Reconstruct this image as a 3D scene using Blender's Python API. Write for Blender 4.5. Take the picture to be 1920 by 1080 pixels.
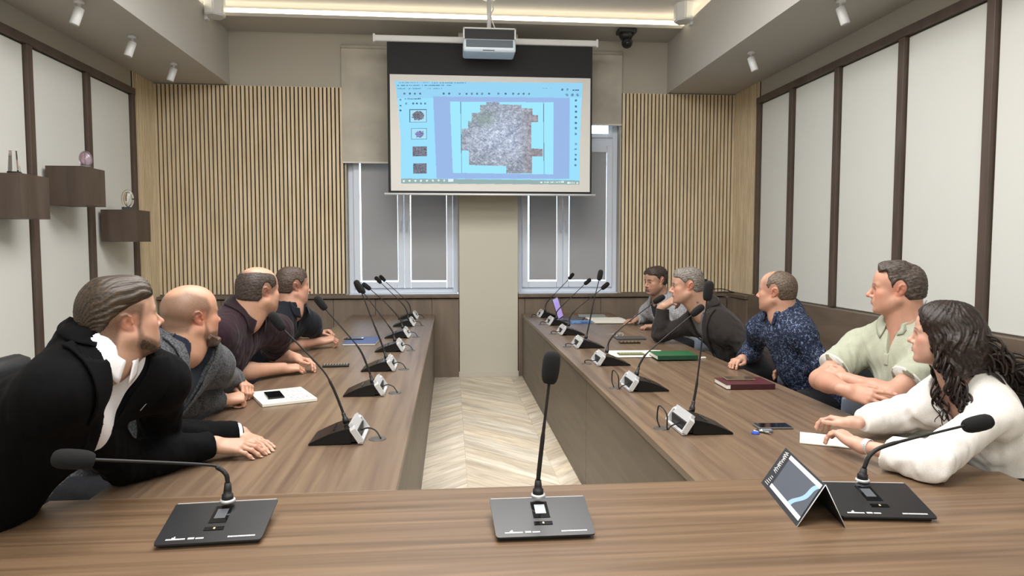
import bpy, bmesh, math, random
import numpy as np
from mathutils import Vector, Matrix
random.seed(7)
for o in list(bpy.data.objects): bpy.data.objects.remove(o, do_unlink=True)
SC = bpy.context.scene
COL = SC.collection
PI = math.pi
# ---------------------------------------------------------------- camera
FPX = 1290.0; PSI = math.atan(115/1290.); PIT = math.atan(80/1290.); EYE = 1.55
cF = np.array([math.sin(PSI)*math.cos(PIT), math.cos(PSI)*math.cos(PIT), -math.sin(PIT)])
cR = np.array([math.cos(PSI), -math.sin(PSI), 0.0]); cU = np.cross(cR, cF)
cam = bpy.data.cameras.new('camera'); cam.sensor_width = 36; cam.lens = FPX/1920*36; cam.clip_start = .05
camo = bpy.data.objects.new('camera', cam); COL.objects.link(camo); SC.camera = camo
camo.location = (0, 0, EYE)
camo.rotation_euler = Matrix((cR, cU, -cF)).transposed().to_euler()
# ---------------------------------------------------------------- light and exposure
SC.view_settings.view_transform = 'Standard'; SC.view_settings.look = 'None'
SC.view_settings.gamma = 1; SC.view_settings.use_curve_mapping = False
SC.view_settings.exposure = 0.5
world = bpy.data.worlds.new('world'); SC.world = world; world.use_nodes = True
world.node_tree.nodes['Background'].inputs[0].default_value = (.62, .80, 1.0, 1)
world.node_tree.nodes['Background'].inputs[1].default_value = 2.2
def area(name, loc, rot, sx, sy, power, col=(1, .985, .955)):
    l = bpy.data.lights.new(name, 'AREA'); l.shape = 'RECTANGLE'; l.size = sx; l.size_y = sy
    l.energy = power; l.color = col
    o = bpy.data.objects.new(name, l); COL.objects.link(o); o.location = loc; o.rotation_euler = rot
    return o
area('ceiling_light_near', (0.05, 1.6, 4.08), (0, 0, 0), 2.6, 1.6, 110)
area('ceiling_light_middle', (0.05, 4.6, 4.08), (0, 0, 0), 2.6, 1.6, 100)
area('window_daylight_left', (-.55, 8.62, 2.0), (PI/2, 0, PI), 1.3, 2.2, 60, (.55, .74, 1.0))
area('window_daylight_right', (1.4, 8.62, 2.0), (PI/2, 0, PI), 1.2, 2.2, 60, (.55, .74, 1.0))
area('ceiling_fill', (0.05, 3.2, 3.75), (PI, 0, 0), 3.6, 3.6, 110, (1, .97, .93))  # unseen fill facing up, added to brighten ceiling and bulkheads; no such lamp
area('room_light_behind', (0.05, -1.2, 3.3), (math.radians(62), 0, 0), 4.0, 1.4, 60, (1, .97, .92))

# ---------------------------------------------------------------- helpers
def ray(x, y): return cF*FPX + cR*(x-960) - cU*(y-540)
def at(x, y, ax, v):
    d = ray(x, y); C = np.array([0, 0, EYE]); return C + d*((v-C[ax])/d[ax])
def W(x, y, dep): return at(x, y, 1, dep)          # point on the plane y = dep
def T(x, y, z=.75): return at(x, y, 2, z)          # point at height z
def srgb(r, g=None, b=None):
    if g is None: r, g, b = [int(r[i:i+2], 16) for i in (0, 2, 4)]
    f = lambda c: (c/255/12.92 if c/255 <= .04045 else ((c/255+.055)/1.055)**2.4)
    return (f(r), f(g), f(b), 1)
def mat(name, col=(.5, .5, .5, 1), rough=.5, metal=0, emit=None, es=1, spec=.5, bump=None, trans=0, alpha=None, sheen=0, coat=0, sss=0, attr=None):
    m = bpy.data.materials.new(name); m.use_nodes = True; nt = m.node_tree
    b = nt.nodes['Principled BSDF']
    if isinstance(col, str): col = srgb(col)
    b.inputs['Base Color'].default_value = col; b.inputs['Roughness'].default_value = rough
    b.inputs['Metallic'].default_value = metal; b.inputs['Specular IOR Level'].default_value = spec
    b.inputs['Transmission Weight'].default_value = trans
    b.inputs['Sheen Weight'].default_value = sheen; b.inputs['Coat Weight'].default_value = coat
    if sss:
        b.inputs['Subsurface Weight'].default_value = sss; b.inputs['Subsurface Radius'].default_value = (.012, .005, .003)
        b.inputs['Subsurface Scale'].default_value = 1.0
    if emit is not None:
        b.inputs['Emission Color'].default_value = srgb(emit) if isinstance(emit, str) else emit
        b.inputs['Emission Strength'].default_value = es
    if attr:
        a = nt.nodes.new('ShaderNodeAttribute'); a.attribute_name = attr
        nt.links.new(a.outputs['Color'], b.inputs['Base Color'])
    if bump:
        sc, st, dist = bump
        tc = nt.nodes.new('ShaderNodeTexCoord'); n = nt.nodes.new('ShaderNodeTexNoise'); n.inputs['Scale'].default_value = sc
        n.inputs['Detail'].default_value = 6
        bp = nt.nodes.new('ShaderNodeBump'); bp.inputs['Strength'].default_value = st; bp.inputs['Distance'].default_value = dist
        nt.links.new(tc.outputs['Object'], n.inputs['Vector']); nt.links.new(n.outputs['Fac'], bp.inputs['Height'])
        nt.links.new(bp.outputs['Normal'], b.inputs['Normal'])
    return m
def noise_col(m, c1, c2, scale=(5, 5, 5), nscale=4, detail=6, lo=.35, hi=.65, distort=0, bump=0, world_co=True):
    """mix two colours by a stretched noise"""
    nt = m.node_tree; b = nt.nodes['Principled BSDF']
    if world_co:
        tc = nt.nodes.new('ShaderNodeNewGeometry'); out = tc.outputs['Position']
    else:
        tc = nt.nodes.new('ShaderNodeTexCoord'); out = tc.outputs['Object']
    mp = nt.nodes.new('ShaderNodeMapping'); mp.inputs['Scale'].default_value = scale
    n = nt.nodes.new('ShaderNodeTexNoise'); n.inputs['Scale'].default_value = nscale; n.inputs['Detail'].default_value = detail
    n.inputs['Distortion'].default_value = distort
    r = nt.nodes.new('ShaderNodeValToRGB'); r.color_ramp.elements[0].position = lo; r.color_ramp.elements[1].position = hi
    r.color_ramp.elements[0].color = srgb(c1) if isinstance(c1, str) else c1
    r.color_ramp.elements[1].color = srgb(c2) if isinstance(c2, str) else c2
    nt.links.new(out, mp.inputs['Vector']); nt.links.new(mp.outputs['Vector'], n.inputs['Vector'])
    nt.links.new(n.outputs['Fac'], r.inputs['Fac']); nt.links.new(r.outputs['Color'], b.inputs['Base Color'])
    if bump:
        bp = nt.nodes.new('ShaderNodeBump'); bp.inputs['Strength'].default_value = bump; bp.inputs['Distance'].default_value = .002
        nt.links.new(n.outputs['Fac'], bp.inputs['Height']); nt.links.new(bp.outputs['Normal'], b.inputs['Normal'])
    return m
def tag(o, label=None, cat=None, group=None, kind=None):
    if label: o['label'] = label
    if cat: o['category'] = cat
    if group: o['group'] = group
    if kind: o['kind'] = kind
    return o
def empty(name, loc=(0, 0, 0), rz=0, label=None, cat=None, group=None):
    o = bpy.data.objects.new(name, None); COL.objects.link(o); o.location = loc; o.rotation_euler = (0, 0, rz)
    o.empty_display_size = .05
    return tag(o, label, cat, group)
def wobj(name, bm, m, parent=None, smooth=False):
    me = bpy.data.meshes.new(name); bm.to_mesh(me); bm.free()
    me.materials.append(m)
    if smooth: me.polygons.foreach_set('use_smooth', [True]*len(me.polygons))
    o = bpy.data.objects.new(name, me); COL.objects.link(o)
    if parent: o.parent = parent
    return o
def npobj(name, V, F, m, parent=None, smooth=True, colors=None):
    me = bpy.data.meshes.new(name); V = np.asarray(V, np.float32); F = np.asarray(F, np.int32)
    k = F.shape[1]
    me.vertices.add(len(V)); me.vertices.foreach_set('co', V.ravel())
    me.loops.add(F.size); me.loops.foreach_set('vertex_index', F.ravel())
    me.polygons.add(len(F)); me.polygons.foreach_set('loop_start', np.arange(0, F.size, k, dtype=np.int32))
    me.polygons.foreach_set('use_smooth', np.full(len(F), smooth))
    me.update(calc_edges=True)
    if colors is not None:
        ca = me.color_attributes.new('tint', 'FLOAT_COLOR', 'POINT')
        c4 = np.ones((len(V), 4), np.float32); c4[:, :3] = colors; ca.data.foreach_set('color', c4.ravel())
    me.materials.append(m)
    o = bpy.data.objects.new(name, me); COL.objects.link(o)
    if parent: o.parent = parent
    return o
def setloc(o, loc, rz=0):
    o.location = loc; o.rotation_euler = (0, 0, rz); return o
def add_box(bm, x0, x1, y0, y1, z0, z1, bev=0, M=None):
    r = bmesh.ops.create_cube(bm, size=1.0)
    vs = r['verts']
    for v in vs:
        v.co = Vector(((x0+x1)/2+v.co.x*(x1-x0), (y0+y1)/2+v.co.y*(y1-y0), (z0+z1)/2+v.co.z*(z1-z0)))
    if bev:
        es = list({e for v in vs for e in v.link_edges})
        r2 = bmesh.ops.bevel(bm, geom=es, offset=bev, segments=2, affect='EDGES', profile=.5)
        vs = list({v for f in r2['faces'] for v in f.verts} | {v for v in vs if v.is_valid})
    if M is not None:
        for v in vs: v.co = M @ v.co
    return vs
def box(name, x0, x1, y0, y1, z0, z1, m, parent=None, bev=0):
    bm = bmesh.new(); add_box(bm, x0, x1, y0, y1, z0, z1, bev); return wobj(name, bm, m, parent)
def sbox(name, x0, x1, y0, y1, z0, z1, m, bev=0):
    return tag(box(name, x0, x1, y0, y1, z0, z1, m, None, bev), kind='structure')
def frames(P):
    P = [np.array(p, float) for p in P]; n = len(P); Tn = []
    for i in range(n):
        d = P[min(i+1, n-1)]-P[max(i-1, 0)]; Tn.append(d/(np.linalg.norm(d)+1e-9))
    a = np.array([0, 0, 1.]) if abs(Tn[0][2]) < .9 else np.array([1., 0, 0])
    u = np.cross(Tn[0], a); u /= np.linalg.norm(u); out = []
    for t in Tn:
        u = u-t*(u@t); u /= np.linalg.norm(u); out.append((u, np.cross(t, u)))
    return P, Tn, out
def tube_data(P, R, seg=10, cap=True):
    P, Tn, Fr = frames(P)
    if np.isscalar(R): R = [R]*len(P)
    V = []; F = []
    ang = np.linspace(0, 2*PI, seg, endpoint=False)
    for p, r, (u, v) in zip(P, R, Fr):
        for a in ang: V.append(p+r*(math.cos(a)*u+math.sin(a)*v))
    for i in range(len(P)-1):
        for k in range(seg):
            a = i*seg+k; b = i*seg+(k+1) % seg; F.append((a, b, b+seg, a+seg))
    if cap:
        for s, e in ((0, 1), ((len(P)-1)*seg, 0)):
            V.append(P[0] if e else P[-1]); c = len(V)-1
            for k in range(seg):
                a = s+k; b = s+(k+1) % seg
                F.append((c, b, a, a) if e else (c, a, b, b))
    return V, F
def add_tube(bm, P, R, seg=10):
    V, F = tube_data(P, R, seg)
    vs = [bm.verts.new(v) for v in V]
    for f in F:
        q = [vs[i] for i in dict.fromkeys(f)]
        try: bm.faces.new(q)
        except ValueError: pass
def tube(name, P, R, m, parent=None, seg=10):
    bm = bmesh.new(); add_tube(bm, P, R, seg); return wobj(name, bm, m, parent, True)
def smoothpath(P, n=6):
    """Catmull-Rom"""
    P = [np.array(p, float) for p in P]; P = [2*P[0]-P[1]]+P+[2*P[-1]-P[-2]]; out = []
    for i in range(1, len(P)-2):
        for k in range(n):
            t = k/n; a, b, c, d = P[i-1:i+3]
            out.append(.5*((2*b)+(c-a)*t+(2*a-5*b+4*c-d)*t*t+(-a+3*b-3*c+d)*t**3))
    out.append(P[-2]); return out
def prism(bm, pts, axis, a0, a1):
    """extrude 2D polygon along an axis"""
    def mk(p, a):
        l = [p[0], p[1]]; l.insert(axis, a); return bm.verts.new(l)
    A = [mk(p, a0) for p in pts]; B = [mk(p, a1) for p in pts]; n = len(pts)
    f = [bm.faces.new(A), bm.faces.new(B[::-1])]
    for i in range(n): f.append(bm.faces.new((A[i], B[i], B[(i+1) % n], A[(i+1) % n])))
    bmesh.ops.recalc_face_normals(bm, faces=f)
def copy_tree(o, parent=None):
    c = o.copy(); COL.objects.link(c); c.parent = parent
    for ch in list(o.children): copy_tree(ch, c)
    return c
# ---------------------------------------------------------------- materials
def wood(name, c1, c2, scale, rough=.42, nscale=3, spec=.5):
    return noise_col(mat(name, rough=rough, spec=spec), c1, c2, scale, nscale, 8, .3, .7, .6, .05)
M = {}
M['table_top'] = wood('walnut_top', '564437', '76634f', (9.0, .30, 3), .34)
M['table_front'] = wood('walnut_front_top', '54412f', '77604a', (.30, 10, 3), .36)
M['table_side'] = wood('walnut_side', '594e42', '6c6051', (2, .5, 6), .45)
M['dark_wood'] = wood('dark_oak', '433830', '584a41', (3, 3, .5), .5)
M['wains'] = wood('oak_wainscot', '62554a', '786a5b', (2.5, 2.5, .4), .5)
M['wains_long'] = wood('oak_wainscot_long', '584b40', '6e6053', (3, .45, 3), .5)
M['wall'] = mat('greige_paint', 'aea99d', .85, bump=(60, .05, .002))
M['ceil'] = mat('ceiling_paint', 'c4c2c4', .9)
M['soffit'] = mat('soffit_paint', 'b4b1ab', .9)
M['panel'] = mat('fabric_panel', 'cfd0cb', .95, bump=(400, .1, .001))
M['slat'] = noise_col(mat('light_oak', rough=.55), 'cbb796', 'e2d0b0', (8, 8, .6), 3, 6)
M['felt'] = mat('dark_felt', '16120f', .98)
M['white_pl'] = mat('white_plastic', 'd9dadb', .35)
M['pvc'] = mat('window_pvc', 'd3dbe8', .3)
M['black_pl'] = mat('black_plastic', '1b1b1d', .42)
M['black_rub'] = mat('black_rubber', '101011', .6)
M['foam'] = mat('foam', '050506', .95, bump=(900, .6, .002))
M['silver'] = mat('silver', 'd2d4d6', .35, metal=.45)
M['chrome'] = mat('chrome', 'd0d0d0', .15, metal=1)
M['paper'] = mat('paper', 'dad7cc', .8)
M['blind'] = noise_col(mat('blind_fabric', rough=.9), 'a8a398', 'c0bbaf', (1, 1, 1.2), 2.2, 4)
M['glass'] = mat('glass', 'ffffff', .02, trans=1)
M['leather'] = mat('black_leather', '1a1b1d', .45, bump=(120, .3, .003))
M['dial'] = mat('dark_glass', '0c0e11', .08)
# ================================================================ the setting
XL, XR, YF, YB, ZS, ZC = -3.32, 3.45, 8.2, -1.6, 3.37, 4.12
SXL, SXR, ZL = -2.49, 2.60, 3.97
def floor():
    # chevron parquet: planks slant in bands 0.6 m wide, one mesh with a tint per plank
    V, F, C, G = [], [], [], []
    rng = random.Random(3); pw = .12; bw = .6; ph = pw*1.414
    nb0, nb1 = math.floor((XL-.1)/bw)-1, math.ceil((XR-.1)/bw)+1
    for b in range(nb0, nb1):
        x0 = .1+b*bw; x1 = x0+bw; l0, l1 = (0, -bw) if b % 2 == 0 else (-bw, 0)
        for k in range(int((YB-1)/ph)-1, int((YF+2)/ph)+1):
            ya = k*ph; h = ph-.0012; i = len(V); e = .0004
            V += [(x0+e, ya+l0, 0), (x1-e, ya+l1, 0), (x1-e, ya+h+l1, 0), (x0+e, ya+h+l0, 0)]
            F.append((i, i+1, i+2, i+3)); t = rng.uniform(.84, 1.08); w = rng.uniform(-.03, .03)
            c = np.array(srgb('d2c8b6')[:3])*t*np.array([1+w, 1, 1-w*1.5]); C += [c]*4
            o = rng.uniform(0, 50); G += [(o, 0, o), (o+.85, 0, o), (o+.85, pw, o), (o, pw, o)]
    m = mat('chevron_oak', rough=.4); nt = m.node_tree; bs = nt.nodes['Principled BSDF']
    a = nt.nodes.new('ShaderNodeAttribute'); a.attribute_name = 'tint'; g = nt.nodes.new('ShaderNodeAttribute'); g.attribute_name = 'grain'
    mp = nt.nodes.new('ShaderNodeMapping'); mp.inputs['Scale'].default_value = (1.1, 9, 1)
    n = nt.nodes.new('ShaderNodeTexNoise'); n.inputs['Scale'].default_value = 2.2; n.inputs['Detail'].default_value = 8; n.inputs['Distortion'].default_value = .8
    r = nt.nodes.new('ShaderNodeValToRGB'); r.color_ramp.elements[0].position = .3; r.color_ramp.elements[1].position = .66
    r.color_ramp.elements[0].color = (.66, .63, .60, 1); r.color_ramp.elements[1].color = (1.08, 1.07, 1.05, 1)
    mx = nt.nodes.new('ShaderNodeMix'); mx.data_type = 'RGBA'; mx.blend_type = 'MULTIPLY'; mx.inputs['Factor'].default_value = 1
    nt.links.new(g.outputs['Vector'], mp.inputs['Vector']); nt.links.new(mp.outputs['Vector'], n.inputs['Vector']); nt.links.new(n.outputs['Fac'], r.inputs['Fac'])
    nt.links.new(a.outputs['Color'], mx.inputs[6]); nt.links.new(r.outputs['Color'], mx.inputs[7]); nt.links.new(mx.outputs[2], bs.inputs['Base Color'])
    V = np.array(V); C = np.array(C)
    keep = [f for f in F if V[f[0]][0] > XL-.4 and V[f[1]][0] < XR+.4]
    o = npobj('floor', V, keep, m, smooth=False, colors=C); tag(o, kind='structure')
    at_ = o.data.attributes.new('grain', 'FLOAT_VECTOR', 'POINT'); at_.data.foreach_set('vector', np.array(G, np.float32).ravel())
    return o
floor()
sbox('floor_slab', XL-.2, XR+.2, YB-.2, YF+.3, -.1, -.003, mat('grout', '5d5346', .8))
def multi(name, boxes, m, kind='structure', parent=None):
    bm = bmesh.new()
    for b in boxes: add_box(bm, *b)
    o = wobj(name, bm, m, parent)
    if kind: tag(o, kind=kind)
    return o
# far wall with two window openings (x -1.18..0.10 and 0.80..2.02, z .97..3.30)
WL = (-1.20, .09); WR = (.80, 2.03); ZW0, ZW1 = .95, 3.32; TH = .34
multi('wall_far', [(XL-.2, WL[0], YF, YF+TH, 0, 4.4), (WR[1], XR+.2, YF, YF+TH, 0, 4.4),
                   (WL[0], WR[1], YF, YF+TH, 0, ZW0), (WL[0], WR[1], YF, YF+TH, ZW1, 4.4), (WL[1], WR[0], YF, YF+TH, ZW0, ZW1)], M['wall'])
sbox('wall_left', XL-.2, XL, YB, YF, 0, 4.4, M['wall'])
sbox('wall_right', XR, XR+.2, YB, YF, 0, 4.4, M['wall'])
sbox('wall_back', XL-.2, XR+.2, YB-.2, YB, 0, 4.4, M['wall'])
sbox('column', .10, .785, 8.03, 8.2, 0, ZL, mat('column_paint', 'bab7a8', .8), bev=.004)
bpy.data.objects['column'].name = 'wall_pier'
sbox('baseboard_pier', .09, .795, 8.018, 8.03, 0, .07, mat('pale_skirting', 'b8b2a6', .5), bev=.003)
# ceilings
sbox('ceiling', XL, XR, YB, YF, ZC, ZC+.1, M['ceil'])
sbox('trim_1', XL, SXL, YB, YF, ZS, ZL, M['soffit'])     # side bulkheads
sbox('trim_2', SXR, XR, YB, YF, ZS, ZL, M['soffit'])
# dropped perimeter of the cove, lip in front of the light strip
sbox('trim_3', SXL-.02, SXR+.02, 7.66, YF, ZL, ZL+.035, M['soffit'])
sbox('trim_4', XL, SXL, YB, 7.66, ZL, ZL+.02, M['soffit'])
sbox('trim_5', SXR, XR, YB, 7.66, ZL, ZL+.02, M['soffit'])
M['led'] = mat('led_tape', 'ffffff', .5, emit=(1, .88, .60, 1), es=4)
def strip(loc_boxes, label):
    t = empty('light_strip', loc_boxes[0], 0, label, 'light strip', 'warm light strips in the ceiling cove')
    return t
for nm, b, lab in (('far', (SXL-.08, SXR+.08, 7.72, 7.74, ZL+.036, ZL+.10), 'warm glowing light strip across the ceiling cove behind the projector'),
                   ('left', (SXL-.10, SXL-.08, YB+.1, 7.70, ZL+.021, ZL+.085), 'warm glowing light strip along the left ceiling cove'),
                   ('right', (SXR+.08, SXR+.10, YB+.1, 7.70, ZL+.021, ZL+.085), 'warm glowing light strip along the right ceiling cove')):
    o = box('light_strip', *b, M['led']); tag(o, lab, 'light strip', 'warm light strips in the ceiling cove')
# slatted panels: dark felt back with light oak slats
def slats(name, x0, x1, y, z0, z1, axis='x', sgn=-1, dp=.03):
    root = empty(name, ((x0+x1)/2, y, z0) if axis == 'x' else (y, (x0+x1)/2, z0), 0); tag(root, kind='structure')
    def pt(b):  # to the root's own coordinates
        L = root.location; return (b[0]-L.x, b[1]-L.x, b[2]-L.y, b[3]-L.y, b[4]-L.z, b[5]-L.z)
    bm = bmesh.new(); n = int(round((x1-x0)/.0455)); p = (x1-x0)/n
    for i in range(n):
        a = x0+i*p+.005; c = x0+(i+1)*p-.011
        b = (a, c, min(y, y+sgn*dp), max(y, y+sgn*dp), z0, z1) if axis == 'x' else (min(y, y+sgn*dp), max(y, y+sgn*dp), a, c, z0, z1)
        add_box(bm, *pt(b))
    wobj('slats', bm, M['slat'], root)
    b = (x0, x1, min(y, y+sgn*.008), max(y, y+sgn*.008), z0, z1) if axis == 'x' else (min(y, y+sgn*.008), max(y, y+sgn*.008), x0, x1, z0, z1)
    box('felt_backing', *pt(b), M['felt'], root)
    return root
slats('wall_far_slats_left', XL, WL[0]-.02, YF, .985, ZS-.01)
slats('wall_far_slats_right', WR[1]+.02, XR, YF, .985, ZS-.01)
slats('wall_left_slats', 7.64, YF-.03, XL, .1, ZS, 'y', 1, .014)
slats('wall_right_slats', 7.50, YF-.03, XR, .985, ZS, 'y', -1, .014)
# far wainscot with its ledge
def wains(name, x0, x1, joints):
    r = empty(name, ((x0+x1)/2, 8.1, 0)); tag(r, kind='structure'); L = r.location
    bm = bmesh.new(); xs = [x0]+joints+[x1]
    for a, b in zip(xs, xs[1:]): add_box(bm, a-L.x+.002, b-L.x-.002, 8.055-L.y, 8.195-L.y, 0, .925, .002)
    wobj('boards', bm, M['wains'], r)
    box('ledge', x0-L.x, x1-L.x, 8.02-L.y, 8.2-L.y, .938, .972, M['wains_long'], r, .003)
    return r
wains('wall_far_wainscot_left', XL+.03, .095, [-2.6, -1.9, -1.35, -.87, -.22])
wains('wall_far_wainscot_right', .79, XR-.12, [.87, 1.3, 1.78, 2.4, 3.0])
sbox('trim_6', WL[0]+.01, WL[1]-.01, YF+.001, YF+.14, ZW0, ZW0+.03, M['pvc'], .003)
sbox('trim_7', WR[0]+.01, WR[1]-.01, YF+.001, YF+.14, ZW0, ZW0+.03, M['pvc'], .003)
# right wainscot: boards 1 m high along the wall
r = empty('wall_right_wainscot', (XR, 3, 0)); tag(r, kind='structure')
bm = bmesh.new(); ys = [YB, -.2, 1.2, 2.6, 3.3, 5.0, 6.6, 7.5]
for a, b in zip(ys, ys[1:]): add_box(bm, -.10, -.001, a-3+.002, b-3-.002, 0, .99, .002)
wobj('boards', bm, M['wains_long'], r)
box('boards', -.12, -.001, 4.5, YF-3.18, 0, .93, M['wains'], r); box('ledge', -.135, -.001, 4.5, YF-3.18, .938, .975, M['wains_long'], r, .003)
# side walls: dark frame rail and mullions with fabric panels between
def panelwall(name, x, s, ys, z0, zr):
    r = empty(name, (x, 4, 0)); tag(r, kind='structure')
    def bb(x0, x1, *k): return (min(x0, x1), max(x0, x1))+k
    bm = bmesh.new(); add_box(bm, *bb(0, s*.055, YB-4, ys[0]+.03-4, zr-.055, zr+.01))
    wobj('rail', bm, M['dark_wood'], r)
    for yy in ys:
        bm = bmesh.new(); add_box(bm, *bb(0, s*.05, yy-.035-4, yy+.035-4, z0, zr-.055), .003); wobj('mullion', bm, M['dark_wood'], r)
    e = [ys[0]]+ys[1:]+[YB]
    for a, b in zip(e, e[1:]):
        bm = bmesh.new(); add_box(bm, *bb(0, s*.018, b+.045-4, a-.045-4, z0, zr-.065), .006); wobj('fabric_panel', bm, M['panel'], r)
    return r
panelwall('wall_left_panels', XL, 1, [7.58, 6.68, 5.80, 4.93, 4.05, 3.2, 2.3, 1.4, .5], .1, 3.17)
panelwall('wall_right_panels', XR, -1, [7.46, 6.72, 5.90, 5.02, 4.15, 3.27, 2.4, 1.5, .6], 1.0, 3.17)
# windows
M['sashblind'] = mat('sash_blind', 'a3a3a2', .9)
nt = M['sashblind'].node_tree; tl = nt.nodes.new('ShaderNodeBsdfTranslucent'); tl.inputs['Color'].default_value = srgb('c4c4c4'); ms = nt.nodes.new('ShaderNodeMixShader'); ms.inputs[0].default_value = .15
nt.links.new(nt.nodes['Principled BSDF'].outputs[0], ms.inputs[1]); nt.links.new(tl.outputs[0], ms.inputs[2]); nt.links.new(ms.outputs[0], nt.nodes['Material Output'].inputs['Surface'])
M['bright'] = mat('window_glass', 'dff3ff', .02, trans=1)
def window(name, x0, x1, ztr, xm, edge):
    r = empty(name, ((x0+x1)/2, 8.36, ZW0)); tag(r, kind='structure'); cx = (x0+x1)/2
    y0, y1 = -.04, .04; za, zb = .03, ZW1-ZW0-.001
    bm = bmesh.new(); f = .06
    for b in ((x0, x0+f, za, zb), (x1-f, x1, za, zb), (x0+f, x1-f, za, za+f), (x0+f, x1-f, zb-f, zb), (x0+f, x1-f, ztr-ZW0-.05, ztr-ZW0+.05)):
        add_box(bm, b[0]-cx, b[1]-cx, y0, y1, b[2], b[3], .004)
    wobj('window_frame', bm, M['pvc'], r)
    for a, b, side in ((x0+f, xm, 1), (xm, x1-f, -1)):
        lo, hi = za+f, ztr-ZW0-.05
        bm = bmesh.new(); g = .075
        for q in ((a, a+g, lo, hi), (b-g, b, lo, hi), (a+g, b-g, lo, lo+g), (a+g, b-g, hi-g, hi)):
            add_box(bm, q[0]-cx+.002, q[1]-cx-.002, y0-.03, y1-.02, q[2], q[3], .006)
        s = wobj('sash', bm, M['pvc'], r)
        box('pane', a+g-cx, b-g-cx, .004, .01, lo+g, hi-g, M['glass'], s)
        # pleated sash blind with bright slits left at its edges
        box('sash_blind', a+g+(.012 if side > 0 else .007)-cx, b-g-.001-cx, y0-.012, y0-.008, lo+g+.014, hi-g, M['sashblind'], s)
        hx = (b-.035 if side > 0 else a+.035)-cx
        bm = bmesh.new(); add_box(bm, hx-.014, hx+.014, y0-.045, y0-.03, .84, .91, .003); add_tube(bm, [(hx, y0-.05, .885), (hx, y0-.075, .885), (hx, y0-.078, .86), (hx, y0-.075, .76)], [.010, .010, .010, .008])
        wobj('handle', bm, M['pvc'], s, True)
    bm = bmesh.new(); lo, hi = ztr-ZW0+.05, zb-f
    for q in ((x0+f, x0+f+.06, lo, hi), (x1-f-.06, x1-f, lo, hi), (x0+f+.06, x1-f-.06, lo, lo+.05), (x0+f+.06, x1-f-.06, hi-.05, hi)):
        add_box(bm, q[0]-cx+.002, q[1]-cx-.002, y0-.02, y1-.02, q[2], q[3], .006)
    s = wobj('fanlight', bm, M['pvc'], r); box('pane', x0+f+.06-cx, x1-f-.06-cx, .004, .01, lo+.05, hi-.05, M['glass'], s)
window('window_1', WL[0]+.001, WL[1]-.001, 2.80, -.55, 0)
window('window_2', WR[0]+.001, WR[1]-.001, 2.80, 1.36, 0)
# trees outside, seen through the fanlight
rng = np.random.default_rng(4)
M['leaf'] = noise_col(mat('foliage', rough=.8), '4f8a45', 'a9d68e', (1, 1, 1), 9, 4)
bm = bmesh.new()
for i in range(60):
    c = Vector((3.2+rng.normal(0, .9), 14+rng.normal(0, .7), 5.6+rng.normal(0, 1.1)))
    r_ = bmesh.ops.create_icosphere(bm, subdivisions=2, radius=.45*rng.uniform(.6, 1.3))
    for v in r_['verts']: v.co = v.co*(1+.25*math.sin(v.co.x*31+i)*math.sin(v.co.z*27))+c
tr = empty('tree', (3.2, 14, 0), 0, 'green leafy tree outside, seen through the fanlight above right window', 'tree')
o = wobj('foliage', bm, M['leaf'], tr, True); o.matrix_parent_inverse = Matrix.Translation((-3.2, -14, 0))
tube('trunk', [(0, 0, 0), (.05, 0, 2.5), (0, 0, 5)], [.2, .16, .1], M['dark_wood'], tr)
sbox('ground', -12, 14, 8.9, 22, -.3, -.12, mat('grass_ground', '4c5a3a', .9))
bpy.data.objects['ground'].name = 'ground'
# ================================================================ window blinds, screen, projector
def roller(x0, x1, z0, z1, y, label):
    t = empty('roller_blind', ((x0+x1)/2, y, z1), 0, label, 'roller blind', 'large roller blinds hung above the two windows'); cx = (x0+x1)/2
    n = 24; V = []; F = []
    for j in range(2):
        for i in range(n+1):
            for k in range(13):
                x = x0+(x1-x0)*i/n; z = z1-(z1-z0)*k/12
                V.append((x-cx, .004*math.sin(x*9+k*.3)*k/12+j*.003, z-z1))
    w = 13; N = (n+1)*w
    for i in range(n):
        for k in range(12):
            a = i*w+k; F.append((a, a+1, a+w+1, a+w)); F.append((N+a, N+a+w, N+a+w+1, N+a+1))
    npobj('fabric', V, F, M['blind'], t)
    tube('roller', [(x0-cx, .0, .02), (x1-cx, .0, .02)], .022, M['blind'], t, 16)
    box('bottom_bar', x0-cx, x1-cx, -.008, .012, z0-z1-.012, z0-z1+.006, mat('blind_bar', 'cfccc4', .5), t, .002)
    return t
roller(-1.235, .02, 2.51, 3.80, 8.16, 'beige roller blind left of the projection screen, pulled half down')
roller(.90, 2.04, 2.985, 3.80, 8.16, 'beige roller blind right of the projection screen, pulled a little down')
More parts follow.
